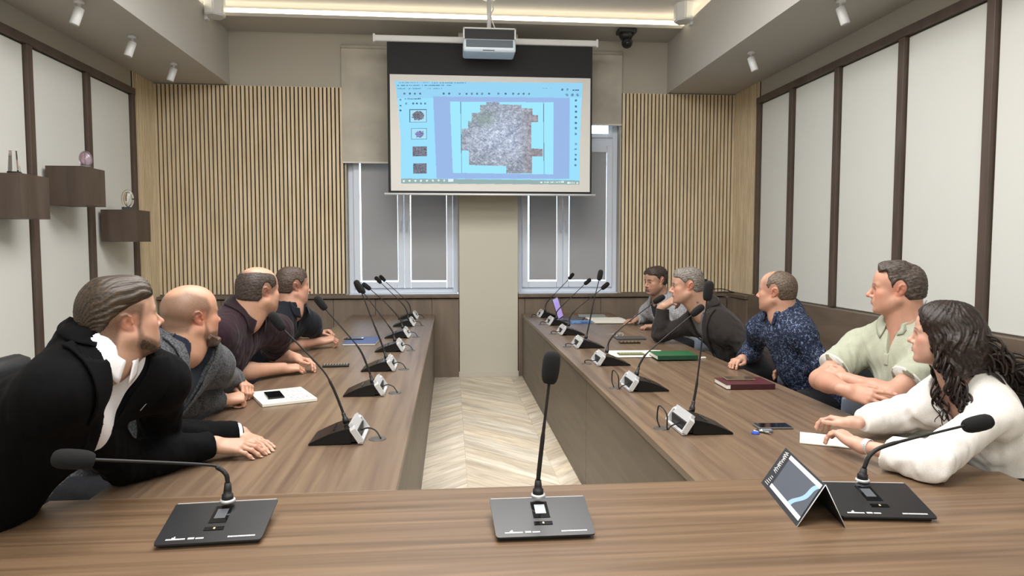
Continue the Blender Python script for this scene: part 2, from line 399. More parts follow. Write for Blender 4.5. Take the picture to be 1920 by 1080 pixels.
def screen():
    Y = 7.6; x0, x1 = -.668, 1.566; zt, zb = 3.70, 2.115; cx = (x0+x1)/2
    t = empty('projection_screen', (cx, Y, zt), 0, 'white projection screen with black border showing a city map in a document program', 'projection screen')
    # case
    bm = bmesh.new(); add_box(bm, -.80-cx, 1.612-cx, -.03, .045, 3.725-zt, 3.79-zt, .012); wobj('case', bm, M['white_pl'], t)
    for sx in (-.80, 1.612): box('end_cap', sx-.012-cx, sx+.012-cx, -.035, .05, 3.715-zt, 3.80-zt, M['white_pl'], t, .006)
    for sx in (.22, .68): box('bracket', sx-.02-cx, sx+.02-cx, .045, .425, 3.74-zt, 3.775-zt, M['white_pl'], t)
    box('black_border', x0-cx, x1-cx, .0, .004, zb-zt, 0.03, mat('screen_black', '1d1e21', .8), t)
    box('white_surface', -.640-cx, 1.545-cx, -.003, -.0005, 2.142-zt, 3.384-zt, mat('screen_white', 'd0cfcb', .9), t)
    tube('weight_bar', [(-.71-cx, 0, zb-zt-.008), (1.61-cx, 0, zb-zt-.008)], .012, M['white_pl'], t, 12)
    # picture laid on the surface: drawn in units of the enlarged crop of the photo
    sx_, sy_ = 3.4, 3.4; X0, X1, Y0, Y1 = 78, 1676, 76, 1000
    gx = np.arange(X0, X1, sx_); gy = np.arange(Y0, Y1, sy_); PX, PY = np.meshgrid(gx+sx_/2, gy+sy_/2)
    rg = np.random.default_rng(11)
    def n2(x, y, s, seed=0):
        o = np.zeros_like(x)
        for k in range(1, 6):
            a = np.sin(seed+k*12.9)*7; o += np.sin(x/s*k*1.7+a+2.3*np.sin(y/s*k*1.3+a*2))*np.sin(y/s*k*1.9+a*3+2.1*np.sin(x/s*k*1.1))/k
        return o
    C = np.zeros(PX.shape+(3,)); C[:] = np.array([154, 224, 255])
    band = PY < 225; C[band] = np.array([150, 212, 244])
    mid = (PX > 402+(PY-210)*.035) & (PX < 1560) & (PY > 212+(PX-402)*.015) & (PY < 920+(PX-430)*.018); C[mid] = [152, 184, 232]
    page = (PX > 542+(PY-257)*.035) & (PX < 1422) & (PY > 257+(PX-542)*.012) & (PY < 873+(PX-560)*.03); C[page] = [160, 232, 255]
    for xx in (632, 1335):
        C[page & (np.abs(PX-xx-(PY-260)*.01) < 2.5)] = [95, 130, 150]
    # stepped outline of the aerial mosaic
    poly = [(848, 262), (957, 265), (957, 283), (1145, 288), (1145, 318), (1240, 320), (1240, 376), (1290, 378), (1290, 440), (1230, 440), (1232, 668), (1328, 675), (1328, 740), (1238, 740), (1238, 885), (1015, 885), (1015, 820), (908, 816), (700, 806), (700, 680), (638, 680), (638, 490), (695, 490), (695, 427), (724, 425), (724, 357), (795, 352), (795, 288), (848, 288)]
    inside = np.zeros(PX.shape, bool)
    for (ax, ay), (bx, by) in zip(poly, poly[1:]+poly[:1]):
        if ay == by: continue
        c = ((ay > PY) != (by > PY)) & (PX < (bx-ax)*(PY-ay)/(by-ay)+ax); inside ^= c
    det = n2(PX, PY, 38, 1)+.6*n2(PX, PY, 16, 2); fine = rg.normal(0, 1, PX.shape)
    cen = np.exp(-(((PX-960)/260)**2+((PY-560)/200)**2))
    base = np.stack([150+30*cen, 158+34*cen, 172+42*cen], -1)
    sh = 1.6*np.abs(n2(PX, PY, 22, 5))-.6; base += (det*15*(1+cen*.5)+sh*16)[..., None]+fine[..., None]*20
    gre = np.exp(-(((PX-830)/90)**2+((PY-410)/70)**2))[..., None]; base = base*(1-gre*.6)+np.array([128, 152, 140])*gre*.6
    red = (np.clip((PX-1120)/130, 0, 1)*.5)[..., None]; base = base*(1-red)+(np.array([152, 132, 134])+det[..., None]*10)*red
    C[inside] = base[inside]
    def rect(a, b, c, d, col): C[(PX > a) & (PX < b) & (PY > c) & (PY < d)] = col
    # thumbnails
    for i, (a, b, c, d) in enumerate(((205, 346, 322, 432), (216, 348, 484, 580), (224, 352, 636, 728), (228, 348, 784, 878))):
        if i < 2: rect(a, b, c, d, [70, 90, 105]); rect(a+4, b-4, c+4, d-4, [170, 228, 250])
        mm = (PX > a+4) & (PX < b-4) & (PY > c+4) & (PY < d-4)
        if i < 2: mm &= (((PX-(a+b)/2)/52)**2+((PY-(c+d)/2)/42)**2+.25*n2(PX, PY, 14, i) < (.9 if i == 0 else .5))
        tt = (112 if i != 1 else 125)+fine*28+n2(PX, PY, 12, i)*14
        C[mm] = np.stack([tt, tt*1.02, tt*(1.15 if i != 1 else 1.4)], -1)[mm]
    # lines of tiny type and toolbar marks
    def text(a, b, y, h=8, dens=.72, col=(70, 105, 130)):
        x = a
        while x < b:
            w = rg.uniform(5, 9)
            if rg.random() < dens: rect(x, x+w, y-h/2*rg.uniform(.6, 1), y+h/2, col)
            x += w+2
    text(120, 360, 92, 6, .7, (95, 150, 180)); text(395, 690, 97, 7, .75)
    for a, b in ((105, 120), (135, 222), (238, 292), (310, 455), (468, 500), (510, 552)): text(a, b, 117, 9, .85, (70, 110, 150))
    for a, b in ((110, 165), (195, 300), (352, 470)): text(a, b, 145, 8, .85, (70, 120, 160))
    text(1330, 1400, 145, 5, .5); text(1585, 1635, 162, 9, .9, (50, 80, 110)); text(168, 300, 231, 9, .9, (60, 95, 130))
    def mark(x, y, r=9, col=(60, 95, 125)):
        m_ = (np.hypot(PX-x, PY-y) < r) & (n2(PX, PY, 5, x) > -.45); C[m_] = col
    for x in (165, 208, 250, 295, 490, 537, 622, 682, 727, 770, 812, 872, 950, 1012, 1075, 1120, 1165, 1210): mark(x, 186+(x-165)*.006)
    for x in (1495, 1542): mark(x, 157, 10)
    for x in (1536, 1583, 1628): mark(x, 204, 12)
    for y in (240, 290, 330): mark(130, y, 8)
    for x in (178, 236, 267, 300, 335): mark(x, 272, 9)
    for y in (252, 305, 350, 400, 450, 495, 545, 635, 680, 730, 770, 820): mark(1614, y, 10)
    # task bar: dim strip with small bright icons
    C[PY > 915+(PX-130)*.027] = [150, 176, 176]
    for x in (152, 200, 248, 295, 345, 395, 442, 490): mark(x, 937, 9, (245, 255, 255))
    rect(522, 566, 926, 950, [225, 245, 250]); text(1310, 1525, 966, 12, .7, (240, 255, 255)); text(1545, 1605, 975, 18, .8, (240, 255, 255)); mark(1630, 978, 9, (240, 255, 255))
    # keystone outline
    left = 80+50*np.clip((PY-80)/500, 0, 1)**.6; right = 1672-22*np.clip((PY-100)/500, 0, 1)**.8
    top = 80+(PX-80)*.0125; bot = 958+(PX-130)*.022
    keep = (PX > left) & (PX < right) & (PY > top) & (PY < bot)
    ny, nx = PX.shape
    vx, vy = np.meshgrid(np.append(gx, gx[-1]+sx_), np.append(gy, gy[-1]+sy_))
    wx = x0+(vx/4.5+720-725)/(1110-725)*(x1-x0)-cx; wz = (3.384-(vy/4.5+130-139)/(361-139)*(3.384-2.142))-zt+(vx-900)*.00003
    V = np.stack([wx, np.full_like(wx, -.0045), wz], -1).reshape(-1, 3)
    idx = np.arange((ny+1)*(nx+1)).reshape(ny+1, nx+1)
    F = np.stack([idx[1:, :-1], idx[1:, 1:], idx[:-1, 1:], idx[:-1, :-1]], -1)[keep]
    c = np.clip(C[keep], 0, 255)/255; lin = np.where(c <= .04045, c/12.92, ((c+.055)/1.055)**2.4)
    me_m = mat('projected_light', '000000', .9); nt = me_m.node_tree; b = nt.nodes['Principled BSDF']
    a = nt.nodes.new('ShaderNodeAttribute'); a.attribute_name = 'picture'; nt.links.new(a.outputs['Color'], b.inputs['Emission Color']); b.inputs['Emission Strength'].default_value = .70
    o = npobj('projected_image', V, F, me_m, t, False)
    ca = o.data.color_attributes.new('picture', 'FLOAT_COLOR', 'CORNER'); cc = np.ones((len(F)*4, 4), np.float32); cc[:, :3] = np.repeat(lin, 4, 0); ca.data.foreach_set('color', cc.ravel())
    o['label'] = 'glowing blue program window with an aerial city map'
screen()
def projector():
    Y = 7.2; s = Y/7.2
    P = lambda x, y: W(x, y, Y)
    c = P(918, 75); t = empty('projector', tuple(c), 0, 'white projector hanging from the ceiling on a short pole before the screen', 'projector')
    hw = (P(968, 75)[0]-P(869, 75)[0])/2; zt = P(918, 52)[2]-c[2]; zm = P(918, 73)[2]-c[2]; zb = P(918, 97)[2]-c[2]
    bm = bmesh.new(); add_box(bm, -hw, hw, -.0, .3, zb, zm, .022); wobj('body', bm, mat('projector_shell', 'c9d6e2', .3), t)
    box('grille', -hw+.03, hw-.03, -.006, .004, zb+.045, zm-.012, mat('grille_dark', '3c4a55', .4), t, .003)
    box('front_slot', -.07, .05, -.004, .004, zb+.012, zb+.018, M['black_pl'], t)
    bm = bmesh.new()   # upper cage of the mount
    for b in ((-hw, -hw+.015, zm, zt), (hw-.015, hw, zm, zt), (-hw, hw, zt-.014, zt)): add_box(bm, b[0], b[1], -.005, .02, b[2], b[3], .003)
    add_box(bm, -hw, hw, .02, .26, zt-.014, zt-.006)
    wobj('mount_frame', bm, M['white_pl'], t)
    box('mount_shade', -hw+.018, hw-.018, .012, .016, zm+.002, zt-.016, mat('cage_dark', '2f2f33', .7), t)
    zc = ZC-c[2]
    bm = bmesh.new(); add_tube(bm, [(0, .1, zt), (0, .1, zc)], .022, 14); add_tube(bm, [(0, .1, zc-.02), (0, .1, zc-.001)], [.075, .085], 24); wobj('pole', bm, M['white_pl'], t, True)
    tube('cable', smoothpath([(.03, .1, zc-.03), (.045, .09, zc-.12), (.02, .08, zc-.2), (.07, .1, zt)], 5), .006, M['white_pl'], t, 8)
projector()
# PTZ camera under the lip
def ptz():
    Y = 7.75; c = W(1177, 66, Y); t = empty('conference_camera', (c[0], Y, ZL), 0, 'black dome conference camera under the ceiling right of the screen', 'camera')
    zt = 0
    bm = bmesh.new(); add_box(bm, -.12, .09, -.08, .08, zt-.05, zt-.001, .012); wobj('mount_plate', bm, M['black_pl'], t)
    tube('neck', [(-.02, 0, zt-.05), (-.02, 0, zt-.11)], [.09, .06], M['black_pl'], t, 20)
    bm = bmesh.new(); r_ = bmesh.ops.create_uvsphere(bm, u_segments=20, v_segments=12, radius=.062)
    for v in r_['verts']: v.co += Vector((-.01, -.01, zt-.15))
    wobj('ball', bm, M['black_pl'], t, True)
    tube('lens', [(-.01, -.05, zt-.16), (-.03, -.10, zt-.18)], [.034, .03], M['dial'], t, 20)
ptz()
# wall loudspeakers on the bulkheads
def wspk(px, py, X, y, label):
    c = at(px, py, 0, X); s = 1 if X < 0 else -1
    t = empty('wall_speaker', (X, y, c[2]), 0, label, 'loudspeaker', 'white loudspeakers on the bulkheads')
    bm = bmesh.new()
    prism(bm, [(0.0+s*.03, -.11), (s*.12, -.13), (s*.20, -.06), (s*.20, .03), (s*.12, .11), (s*.03, .09)], 2, -.16, .15)
    bmesh.ops.bevel(bm, geom=bm.edges[:], offset=.010, segments=2, affect='EDGES'); wobj('cabinet', bm, M['white_pl'], t)
    bm = bmesh.new(); add_box(bm, min(0, s*.035), max(0, s*.035), -.03, .03, -.19, .17, .004); wobj('bracket', bm, M['white_pl'], t)
wspk(412, 30, SXL, 7.45, 'white wall loudspeaker on the left bulkhead near the ceiling')
wspk(1265, 47, SXR, 7.35, 'white wall loudspeaker on the right bulkhead near the ceiling')
def spot(x, y, s, label):
    t = empty('spotlight', (x, y, ZS), 0, label, 'spotlight', 'small white spotlights under the bulkheads')
    tube('mount', [(0, 0, 0), (0, 0, -.02), (0, 0, -.021), (0, 0, -.07)], [.035, .035, .012, .012], M['white_pl'], t, 16)
    bm = bmesh.new(); d = np.array([-s*.30, -.12, -1.]); d /= np.linalg.norm(d); p0 = np.array([0, 0, -.06])-d*.01
    V_, F_ = tube_data([p0, p0+d*.004, p0+d*.13, p0+d*.135, p0+d*.135, p0+d*.11], [.028, .034, .034, .031, .026, .024], 20)
    vs = [bm.verts.new(v) for v in V_]
    for f in F_: bm.faces.new([vs[i] for i in dict.fromkeys(f)])
    wobj('lamp_head', bm, M['white_pl'], t, True)
spot(-2.75, 5.52, 1, 'white ceiling spotlight nearest the camera over the left side')
spot(-2.75, 6.38, 1, 'white ceiling spotlight in the middle of the left row')
spot(-2.75, 7.28, 1, 'white ceiling spotlight farthest along the left row')
spot(2.83, 6.38, -1, 'white ceiling spotlight on the right side over the fabric panels')
spot(2.9, 5.0, -1, 'white ceiling spotlight at the top edge on the right side')
# shelf boxes with glass awards
def shelf(pl, pc, pr, yt, yb, ylab, label):
    a = at(pl, yt, 0, XL+.05); yn = a[1]; b = at(pc, yt, 1, yn); xo = b[0]; c = at(pr, yt, 0, xo); zt = b[2]; zb = at(pc, yb, 1, yn)[2]
    t = empty('wall_shelf', (XL+.052, yn, zb), 0, label, 'wall shelf', 'dark wooden box shelves on the left wall')
    w = xo-XL-.052; d = c[1]-yn; h = zt-zb; k = .02
    bm = bmesh.new()
    for q in ((0, w, 0, d, 0, k), (0, w, 0, d, h-k, h), (0, w, 0, k, k, h-k), (0, w, d-k, d, k, h-k), (w-k, w, k, d-k, k, h-k), (0, k, k, d-k, k, h-k)): add_box(bm, *q)
    wobj('case', bm, M['dark_wood'], t)
    return xo, yn, d, zt
s1 = shelf(-40, 37, 91, 324, 408, 0, 'dark wooden box shelf cut by the left edge of the photo')
s2 = shelf(84, 155, 196, 311, 384, 0, 'dark wooden box shelf, the highest of the three')
s3 = shelf(188, 252, 281, 393, 453, 0, 'dark wooden box shelf farthest from camera and lowest')
def ring_award(px, py0, py1, s, wpx, label, kind):
    xo, yn, d, zt = s; y = yn+.12
    c = at(px, py1, 1, y); h = at(px, py0, 1, y)[2]-zt
    t = empty('glass_award', (c[0], y, zt), math.radians(20), label, 'award')
    if kind == 'ring':
        box('base', -.05, .05, -.03, .03, 0, .03, M['black_pl'], t, .004)
        r = (h-.025)/2; bm = bmesh.new()
        P = [(.55*r*math.cos(a), 0, .025+r+r*math.sin(a)*.97) for a in np.linspace(0, 2*PI, 28)]
        add_tube(bm, P, .010, 8); r_ = bmesh.ops.create_uvsphere(bm, u_segments=16, v_segments=10, radius=1)
        for v in r_['verts']: v.co = Vector((v.co.x*r*.48, v.co.y*.012, v.co.z*r*.85+.025+r))
        wobj('glass_disc', bm, M['glass'], t, True)
    elif kind == 'oval':
        bm = bmesh.new(); r_ = bmesh.ops.create_uvsphere(bm, u_segments=20, v_segments=12, radius=1)
        for v in r_['verts']: v.co = Vector((v.co.x*.05, v.co.y*.03, max(v.co.z*h/2, -h*.46)+h*.5))
        wobj('glass_oval', bm, mat('lilac_glass', 'cdb9c9', .05, trans=.8), t, True); box('base', -.035, .035, -.028, .028, 0, .018, M['dial'], t, .003)
    else:
        bm = bmesh.new(); r_ = bmesh.ops.create_cone(bm, segments=6, radius1=.04, radius2=.03, depth=h-.02, cap_ends=True)
        for v in r_['verts']: v.co.z += h/2+.01
        wobj('glass_block', bm, M['glass'], t); box('base', -.04, .04, -.03, .03, 0, .02, M['dial'], t, .003)
ring_award(27, 283, 322, s1, 12, 'clear glass award block on the shelf at left edge', 'block')
ring_award(161, 283, 311, s2, 12, 'lilac oval glass award on the highest shelf', 'oval')
ring_award(240, 357, 392, s3, 12, 'clear round glass award with black foot on the lowest shelf', 'ring')
# ================================================================ tables
def side_table(x0, x1, y0, y1, inner, label):
    t = empty('conference_table', ((x0+x1)/2, (y0+y1)/2, 0), 0, label, 'table', 'long conference tables along the two sides'); L = t.location
    n = 2; seam = (y0+y1)/2+.3
    def b(nm, a, c, d, e, f, g, m, bev=.0015): return box(nm, a-L.x, c-L.x, d-L.y, e-L.y, f, g, m, t, bev)
    b('tabletop', x0, x1, y0, y1, .722, .75, M['table_top'])
    s = 1 if inner == x1 else -1
    xi = inner-s*.012
    ya = y0
    for yb in (y0+.0+1.95*1, y0+3.9, y1):
        b('modesty_panel', min(xi, xi-s*.022), max(xi, xi-s*.022), ya+.002, yb-.002, .0, .722, M['table_side']); ya = yb
    for yy in (y1-.03, (y0+y1)/2, y0+.05): b('end_panel', min(xi-s*.024, xi-s*(x1-x0-.48)), max(xi-s*.024, xi-s*(x1-x0-.48)), yy-.025, yy, 0, .722, M['table_side'])
side_table(-1.14, -.182, 2.232, 8.0, -.182, 'long walnut conference table along the left side')
side_table(.826, 1.885, 2.232, 8.0, .826, 'long walnut conference table along the right side')
t = empty('front_table', (.33, 1.7, 0), 0, 'wide walnut head table across the foreground', 'table')
bm = bmesh.new(); add_box(bm, -1.585, 1.60, -.35, .528, .722, .752, .002); wobj('tabletop', bm, M['table_front'], t)
box('modesty_panel', -1.1, 1.3, .45, .472, 0, .722, M['table_side'], t)
for sx in (-1.1, 1.275): box('end_panel', sx, sx+.025, -.3, .449, 0, .722, M['table_side'], t)
# small black device with its cable on the far ledge
t = empty('network_box', (3.0, 8.1, .972), 0, 'small black box standing on the far right ledge', 'device')
bm = bmesh.new(); add_box(bm, -.075, .09, -.04, .04, 0, .17, .008); wobj('housing', bm, M['black_pl'], t)
tube('cable', smoothpath([(.09, 0, .03), (.16, -.02, .045), (.28, -.03, .05), (.42, -.05, .006), (.36, -.06, .006), (.2, -.05, .006)], 6), .005, M['black_rub'], t, 8)
# ================================================================ delegate microphones
def foam_head(name, c, d, r, h, m, parent):
    """foam windshield: capsule with a waist ring at its lower end; c centre, d axis"""
    c = np.array(c, float); d = np.array(d, float); d /= np.linalg.norm(d)
    prof = [(-.5, .45), (-.49, .62), (-.42, .80), (-.30, .93), (-.1, 1.0), (.15, 1.0), (.33, .93), (.43, .74), (.48, .48), (.5, .12)]
    return tube(name, [c+d*h*a for a, b in prof], [r*b for a, b in prof], m, parent, 24)
def neck_parts(t, P, head, r0=.0056, r1=.0036, hr=.021, hl=.088, hd=None):
    """P: world path root -> end; head: centre of the foam; t at the world position L"""
    L = np.array(t.location); P = [np.array(p)-L for p in P]; hc = np.array(head)-L
    d = hc-P[-1]; d = d/np.linalg.norm(d) if hd is None else np.array(hd)/np.linalg.norm(hd)
    S = smoothpath(P+[hc-d*hl*.45], 8); n = len(S)
    tube('gooseneck', S, [r0 if i < n*.42 else (r0+r1)/2 if i < n*.45 else r1 for i in range(n)], M['black_rub'], t, 10)
    a = S[0]; u = S[1]-S[0]; u /= np.linalg.norm(u)
    tube('collar', [a-u*.012, a+u*.002, a+u*.012, a+u*.014, a+u*.03, a+u*.034], [.013, .013, .010, .008, .008, .006], M['black_pl'], t, 14)
    foam_head('windshield', hc, d, hr, hl, M['foam'], t)
M['mic_body'] = mat('mic_body', '0e0e0f', .3, spec=.35)
M['mic_side'] = mat('mic_side', '0d0d0e', .5)
def delegate(side, ynear, path, head, label, hs=1.0, w=.20, xt=None, xr=None, dy=None, loop=False):
    """wedge base, low tip towards the sitter, silver loop handle towards the aisle"""
    s = -1 if side == 'L' else 1
    xr = xr if xr is not None else (-.375 if side == 'L' else .985); xt = xt if xt is not None else (-.572 if side == 'L' else 1.19)
    yc = ynear+w/2; t = empty('conference_microphone', (xr, yc, .751), 0, label, 'microphone', 'gooseneck microphones on the %s table' % ('left' if side == 'L' else 'right'))
    Lx = abs(xt-xr)
    f = Lx/.205
    prof = [(0.030*f, .002), (.205*f, .000), (.205*f, .006), (.17*f, .022), (.12*f, .043), (.07*f, .058), (.035*f, .064), (.02*f, .062)]
    bm = bmesh.new(); prism(bm, [(s*a, b) for a, b in prof], 1, -w/2+.004, w/2-.004)
    bmesh.ops.bevel(bm, geom=bm.edges[:], offset=.0025, segments=2, affect='EDGES'); b = wobj('base', bm, M['mic_body'], t)
    bm = bmesh.new()  # speaker slot and switch on the top face
    Mx = Matrix.Translation((s*.105*f, 0, .0495)) @ Matrix.Rotation(s*math.radians(21), 4, 'Y')
    add_box(bm, -.004, .004, -.055, .045, -.003, .0015, .001, Mx)
    wobj('talk_key', bm, M['dial'], t)
    # silver loop: rounded rectangle frame leaning out at the back
    top, bot = np.array([s*.022*f, 0, .066]), np.array([-s*.012, 0, .0145])
    P = []
    for yy, q in ((-w/2, bot), (-w/2, bot*.12+top*.88), (-w/2+.012, top), (w/2-.012, top), (w/2, bot*.12+top*.88), (w/2, bot)):
        P.append(q+np.array([0, yy, 0]))
    bm = bmesh.new()
    for a, b2 in zip(P, P[1:]):
        ax = (b2-a)/np.linalg.norm(b2-a)
        nrm = np.array([-s*.85, 0, .5]); side_ = np.cross(ax, nrm); side_ /= np.linalg.norm(side_)
        wd, th = (.019, .008) if abs(ax[1]) > .9 else (.006, .012)
        vs = []
        for e in (a-ax*.003, b2+ax*.003):
            for i, j in ((-1, -1), (1, -1), (1, 1), (-1, 1)): vs.append(bm.verts.new(e+side_*wd*i*1.0+nrm*th*j))
        for k in range(4): bm.faces.new((vs[k], vs[(k+1) % 4], vs[4+(k+1) % 4], vs[4+k]))
        bm.faces.new(vs[3::-1]); bm.faces.new(vs[4:])
    a, b2 = P[0]+(0, .004, 0), P[-1]-np.array((0, .004, 0)); add_box(bm, min(a[0]-.008, a[0]+.008), a[0]+.008, a[1], b2[1], .0005, .012, .002)
    wobj('handle_loop', bm, M['silver'], t)
    bm = bmesh.new(); add_box(bm, min(s*.0, s*.032*f), max(s*.0, s*.032*f), -w/2+.012, w/2-.012, .008, .052, .003); wobj('socket_panel', bm, M['mic_side'], t)
    rt = np.array(path[0]); neck_parts(t, path, head, hr=.021*hs, hl=.088*hs)
    # cable to the grommet
    g = np.array([-s*.075 if s < 0 else -.07, -.0+.0, 0.0])
    if side == 'L': pts = [(-.002, .01, .03), (.03, .0, .042), (.062, -.015, .034), (.085, -.03, .004)]; gc = (.07, -.02)
    else: pts = [(.005, .0, .03), (-.04, -.02, .02), (-.062, -.035, .012), (-.07, -.05, .05+.03*loop), (-.088, .0, .075+.03*loop), (-.085, .035, .04), (-.075, .03, .003)] if loop else [(.0, .0, .028), (-.04, -.03, .026), (-.07, -.04, .034), (-.085, .01, .02), (-.08, .02, .003)]; gc = (-.07, .02)
    tube('cable', smoothpath(pts, 6), .0032, M['black_rub'], t, 8)
    bm = bmesh.new(); r_ = bmesh.ops.create_cone(bm, segments=28, radius1=.036, radius2=.034, depth=.003, cap_ends=True)
    for v in r_['verts']: v.co += Vector((gc[0], gc[1], .001))
    g = wobj('grommet_cover', bm, mat('grommet', '4a4643', .4), t)
    return t
LM = [  # near y, neck pixels, head pixel, label
 (2.76, [(648, 788), (640, 765), (622, 722), (600, 688), (532, 618)], (519, 602), 'gooseneck microphone nearest the camera on the left table'),
 (3.65, [(698, 714), (690, 690), (675, 656), (650, 625), (612, 582)], (601, 568), 'gooseneck microphone on the left table, second from the camera'),
 (4.37, [(724, 669), (714, 640), (697, 598), (679, 551)], (672, 537), 'gooseneck microphone on the left table, third from the camera'),
 (5.17, [(740, 637), (736, 622), (723, 603), (684, 552)], (677, 541), 'gooseneck microphone on the left table, fourth from the camera'),
 (5.94, [(755, 613), (749, 597), (722, 567), (695, 543)], (687, 537), 'gooseneck microphone on the left table, fifth from the camera'),
 (6.80, [(766, 597), (761, 579), (748, 563), (716, 532)], (709, 525), 'gooseneck microphone on the left table, sixth from the camera'),
 (7.46, [(771, 588), (768, 573), (759, 561), (724, 529)], (717, 522), 'gooseneck microphone farthest from the camera on the left table')]
for yn, P, h, lab in LM:
    yc = yn+.1; delegate('L', yn, [W(x, y, yc) for x, y in P], W(*h, yc), lab)
RM = [
 (2.77, [(1298, 766), (1304, 735), (1309, 700), (1324, 575)], (1328, 545), 'upright gooseneck microphone nearest the camera on the right table', .215),
 (3.63, [(1194, 700), (1202, 678), (1221, 655), (1298, 590)], (1308, 582), 'gooseneck microphone on the right table beside the green notebook', .20),
 (4.44, [(1138, 658), (1144, 637), (1167, 613), (1226, 567)], (1236, 561), 'gooseneck microphone on the right table, third from the camera', .20),
 (5.22, [(1099, 632), (1105, 606), (1113, 566), (1122, 530)], (1125, 516), 'upright gooseneck microphone on the right table, fourth from the camera', .20),
 (6.00, [(1066, 609), (1070, 593), (1083, 578), (1128, 542)], (1135, 536), 'gooseneck microphone on the right table, fifth from the camera', .20),
 (6.75, [(1043, 596), (1045, 583), (1067, 561), (1095, 534)], (1102, 528), 'gooseneck microphone in front of the laptop on the right table', .20),
 (7.50, [(1022, 582), (1025, 568), (1043, 548), (1066, 524)], (1071, 518), 'gooseneck microphone farthest from the camera on the right table', .18)]
for i, (yn, P, h, lab, w) in enumerate(RM):
    yc = yn+.1; delegate('R', yn, [W(x, y, yc) for x, y in P], W(*h, yc), lab, w=w, loop=i < 2)
# ---------------------------------------------------------------- head table units
M['unit'] = mat('unit_top', '1f2022', .32)
M['print'] = mat('white_print', 'c8c8c8', .6)
def unit(loc, rz, wn, wf, dp, path, head, label, hd, hs=1.0, lit=False, lw=(.0, 0)):
    t = empty('head_table_microphone', (loc[0], loc[1], .753), math.radians(rz), label, 'microphone', 'flat microphone units on the head table')
    zn, zf = .014, .046
    def q(u, v): return ((u-.5)*(wn+(wf-wn)*v), -dp/2+dp*v, zn+(zf-zn)*v)
    bm = bmesh.new(); up, dn = [], []
    pr = [(.03, 0), (.97, 0), (.99, .012), (1, .05), (1, .98), (.99, 1), (.01, 1), (0, .98), (0, .05), (.01, .012)]
    for u, v in pr: p = q(u, v); up.append(bm.verts.new(p)); dn.append(bm.verts.new((p[0], p[1], p[2]-.004)))
    bm.faces.new(up); bm.faces.new(dn[::-1])
    for i in range(len(up)): j = (i+1) % len(up); bm.faces.new((up[i], dn[i], dn[j], up[j]))
    bmesh.ops.recalc_face_normals(bm, faces=bm.faces[:]); plate = wobj('top_plate', bm, M['unit'], t)
    bm = bmesh.new(); pts = [(-dp/2+.012, 0), (dp/2-.006, 0), (dp/2-.006, zf-.005), (-dp/2+.012, zn-.003)]
    prism(bm, pts, 0, -wn/2+.012, wn/2-.012); wobj('base', bm, M['mic_side'], t)
    box('silver_edge', -wf/2+.004, wf/2-.004, dp/2-.0005, dp/2+.003, zf-.006, zf+.0012, M['silver'], t)
    sl = (zf-zn)/dp; ang = math.atan(sl)
    def onp(x0, x1, v0, v1, h, m, nm, lab=None):
        bm = bmesh.new(); y0, y1 = -dp/2+dp*v0, -dp/2+dp*v1
        vs = add_box(bm, x0, x1, y0, y1, 0, h)
        for v in vs: v.co.z += zn+(v.co.y+dp/2)*sl+.0002
        o = wobj(nm, bm, m, t)
        if lab: o['label'] = lab
        return o
    onp(-.024, .024, .45, .88, .0010, M['dial'], 'display_window')
    onp(-.015, .015, .56, .80, .0013, mat('lit_display', 'aab2b8', .3, emit=(.5, .58, .62, 1), es=.12) if lit else mat('dim_display', '54575c', .2), 'display')
    onp(-.026, .026, .27, .35, .0016, M['dial'], 'talk_button'); onp(-.002, .003, .29, .33, .0020, mat('button_mark', 'c9b48a', .4), 'button_mark')
    # tiny printed lines: emblem and words, too small to read
    bm = bmesh.new(); x = -wn/2+.025
    rg = random.Random(2)
    def pr_(bm, x0, x1, v0, v1):
        vs = add_box(bm, x0, x1, -dp/2+dp*v0, -dp/2+dp*v1, 0, .0004)
        for v in vs: v.co.z += zn+(v.co.y+dp/2)*sl+.0003
    for k in range(11): pr_(bm, x, x+.0035, .085, .115+(.05 if 2 < k < 6 else 0)*(.5+.5*math.sin(k*2.1))); x += .0045
    x += .006
    for k in range(4): pr_(bm, x, x+.0035, .085, .125); x += .0042
    x += .003
    for k in range(5): pr_(bm, x, x+.0035, .085, .115); x += .0042
    x = wn/2-.09
    while x < wn/2-.022: w = rg.uniform(.002, .006); pr_(bm, x, x+w, .085, .115); x += w+.001
    wobj('printed_marks', bm, M['print'], t)
    # neck collar ring
    Mi = (Matrix.Translation(t.location) @ Matrix.Rotation(t.rotation_euler.z, 4, 'Z')).inverted()
    P = [np.array(Mi @ Vector(p)) for p in path]; hc = np.array(Mi @ Vector(head))
    a = P[0].copy()
    tube('silver_ring', [a+(0, 0, -.004), a+(0, 0, .003), a+(0, 0, .0045)], [.021, .021, .017], M['silver'], t, 28)
    tube('collar', [a, a+(0, 0, .018), a+(0, 0, .019), a+(P[1]-a)*.6+(0, 0, .001), P[1]], [.0165, .0155, .012, .011, .009], M['black_rub'], t, 18)
    hd = np.array(hd, float) if hd is not None else hc-P[-1]
    hd = np.array(Mi.to_3x3() @ Vector(hd)); hd /= np.linalg.norm(hd)
    hl = .098*hs; S = smoothpath(P[1:]+[hc-hd*hl*.47], 8); n = len(S)
    tube('gooseneck', S, [.0066 if i < n*.45 else .005 if i < n*.5 else .0042 for i in range(n)], M['black_rub'], t, 12)
    foam_head('windshield', hc, hd, .026*hs, hl, M['foam'], t)
    return t
y = 2.02
pth = [W(427, 938, y), W(427, 905, y), W(424, 890, y), W(410, 878, y), W(380, 871, y-.02), W(180, 862, y-.15)]
unit((-.650, 1.94), 3, .272, .285, .205, pth, W(137, 861, y-.17), 'flat microphone unit at the left of the head table, gooseneck bent to the left', pth[-1]-pth[-2], 1.0)
y = 1.97
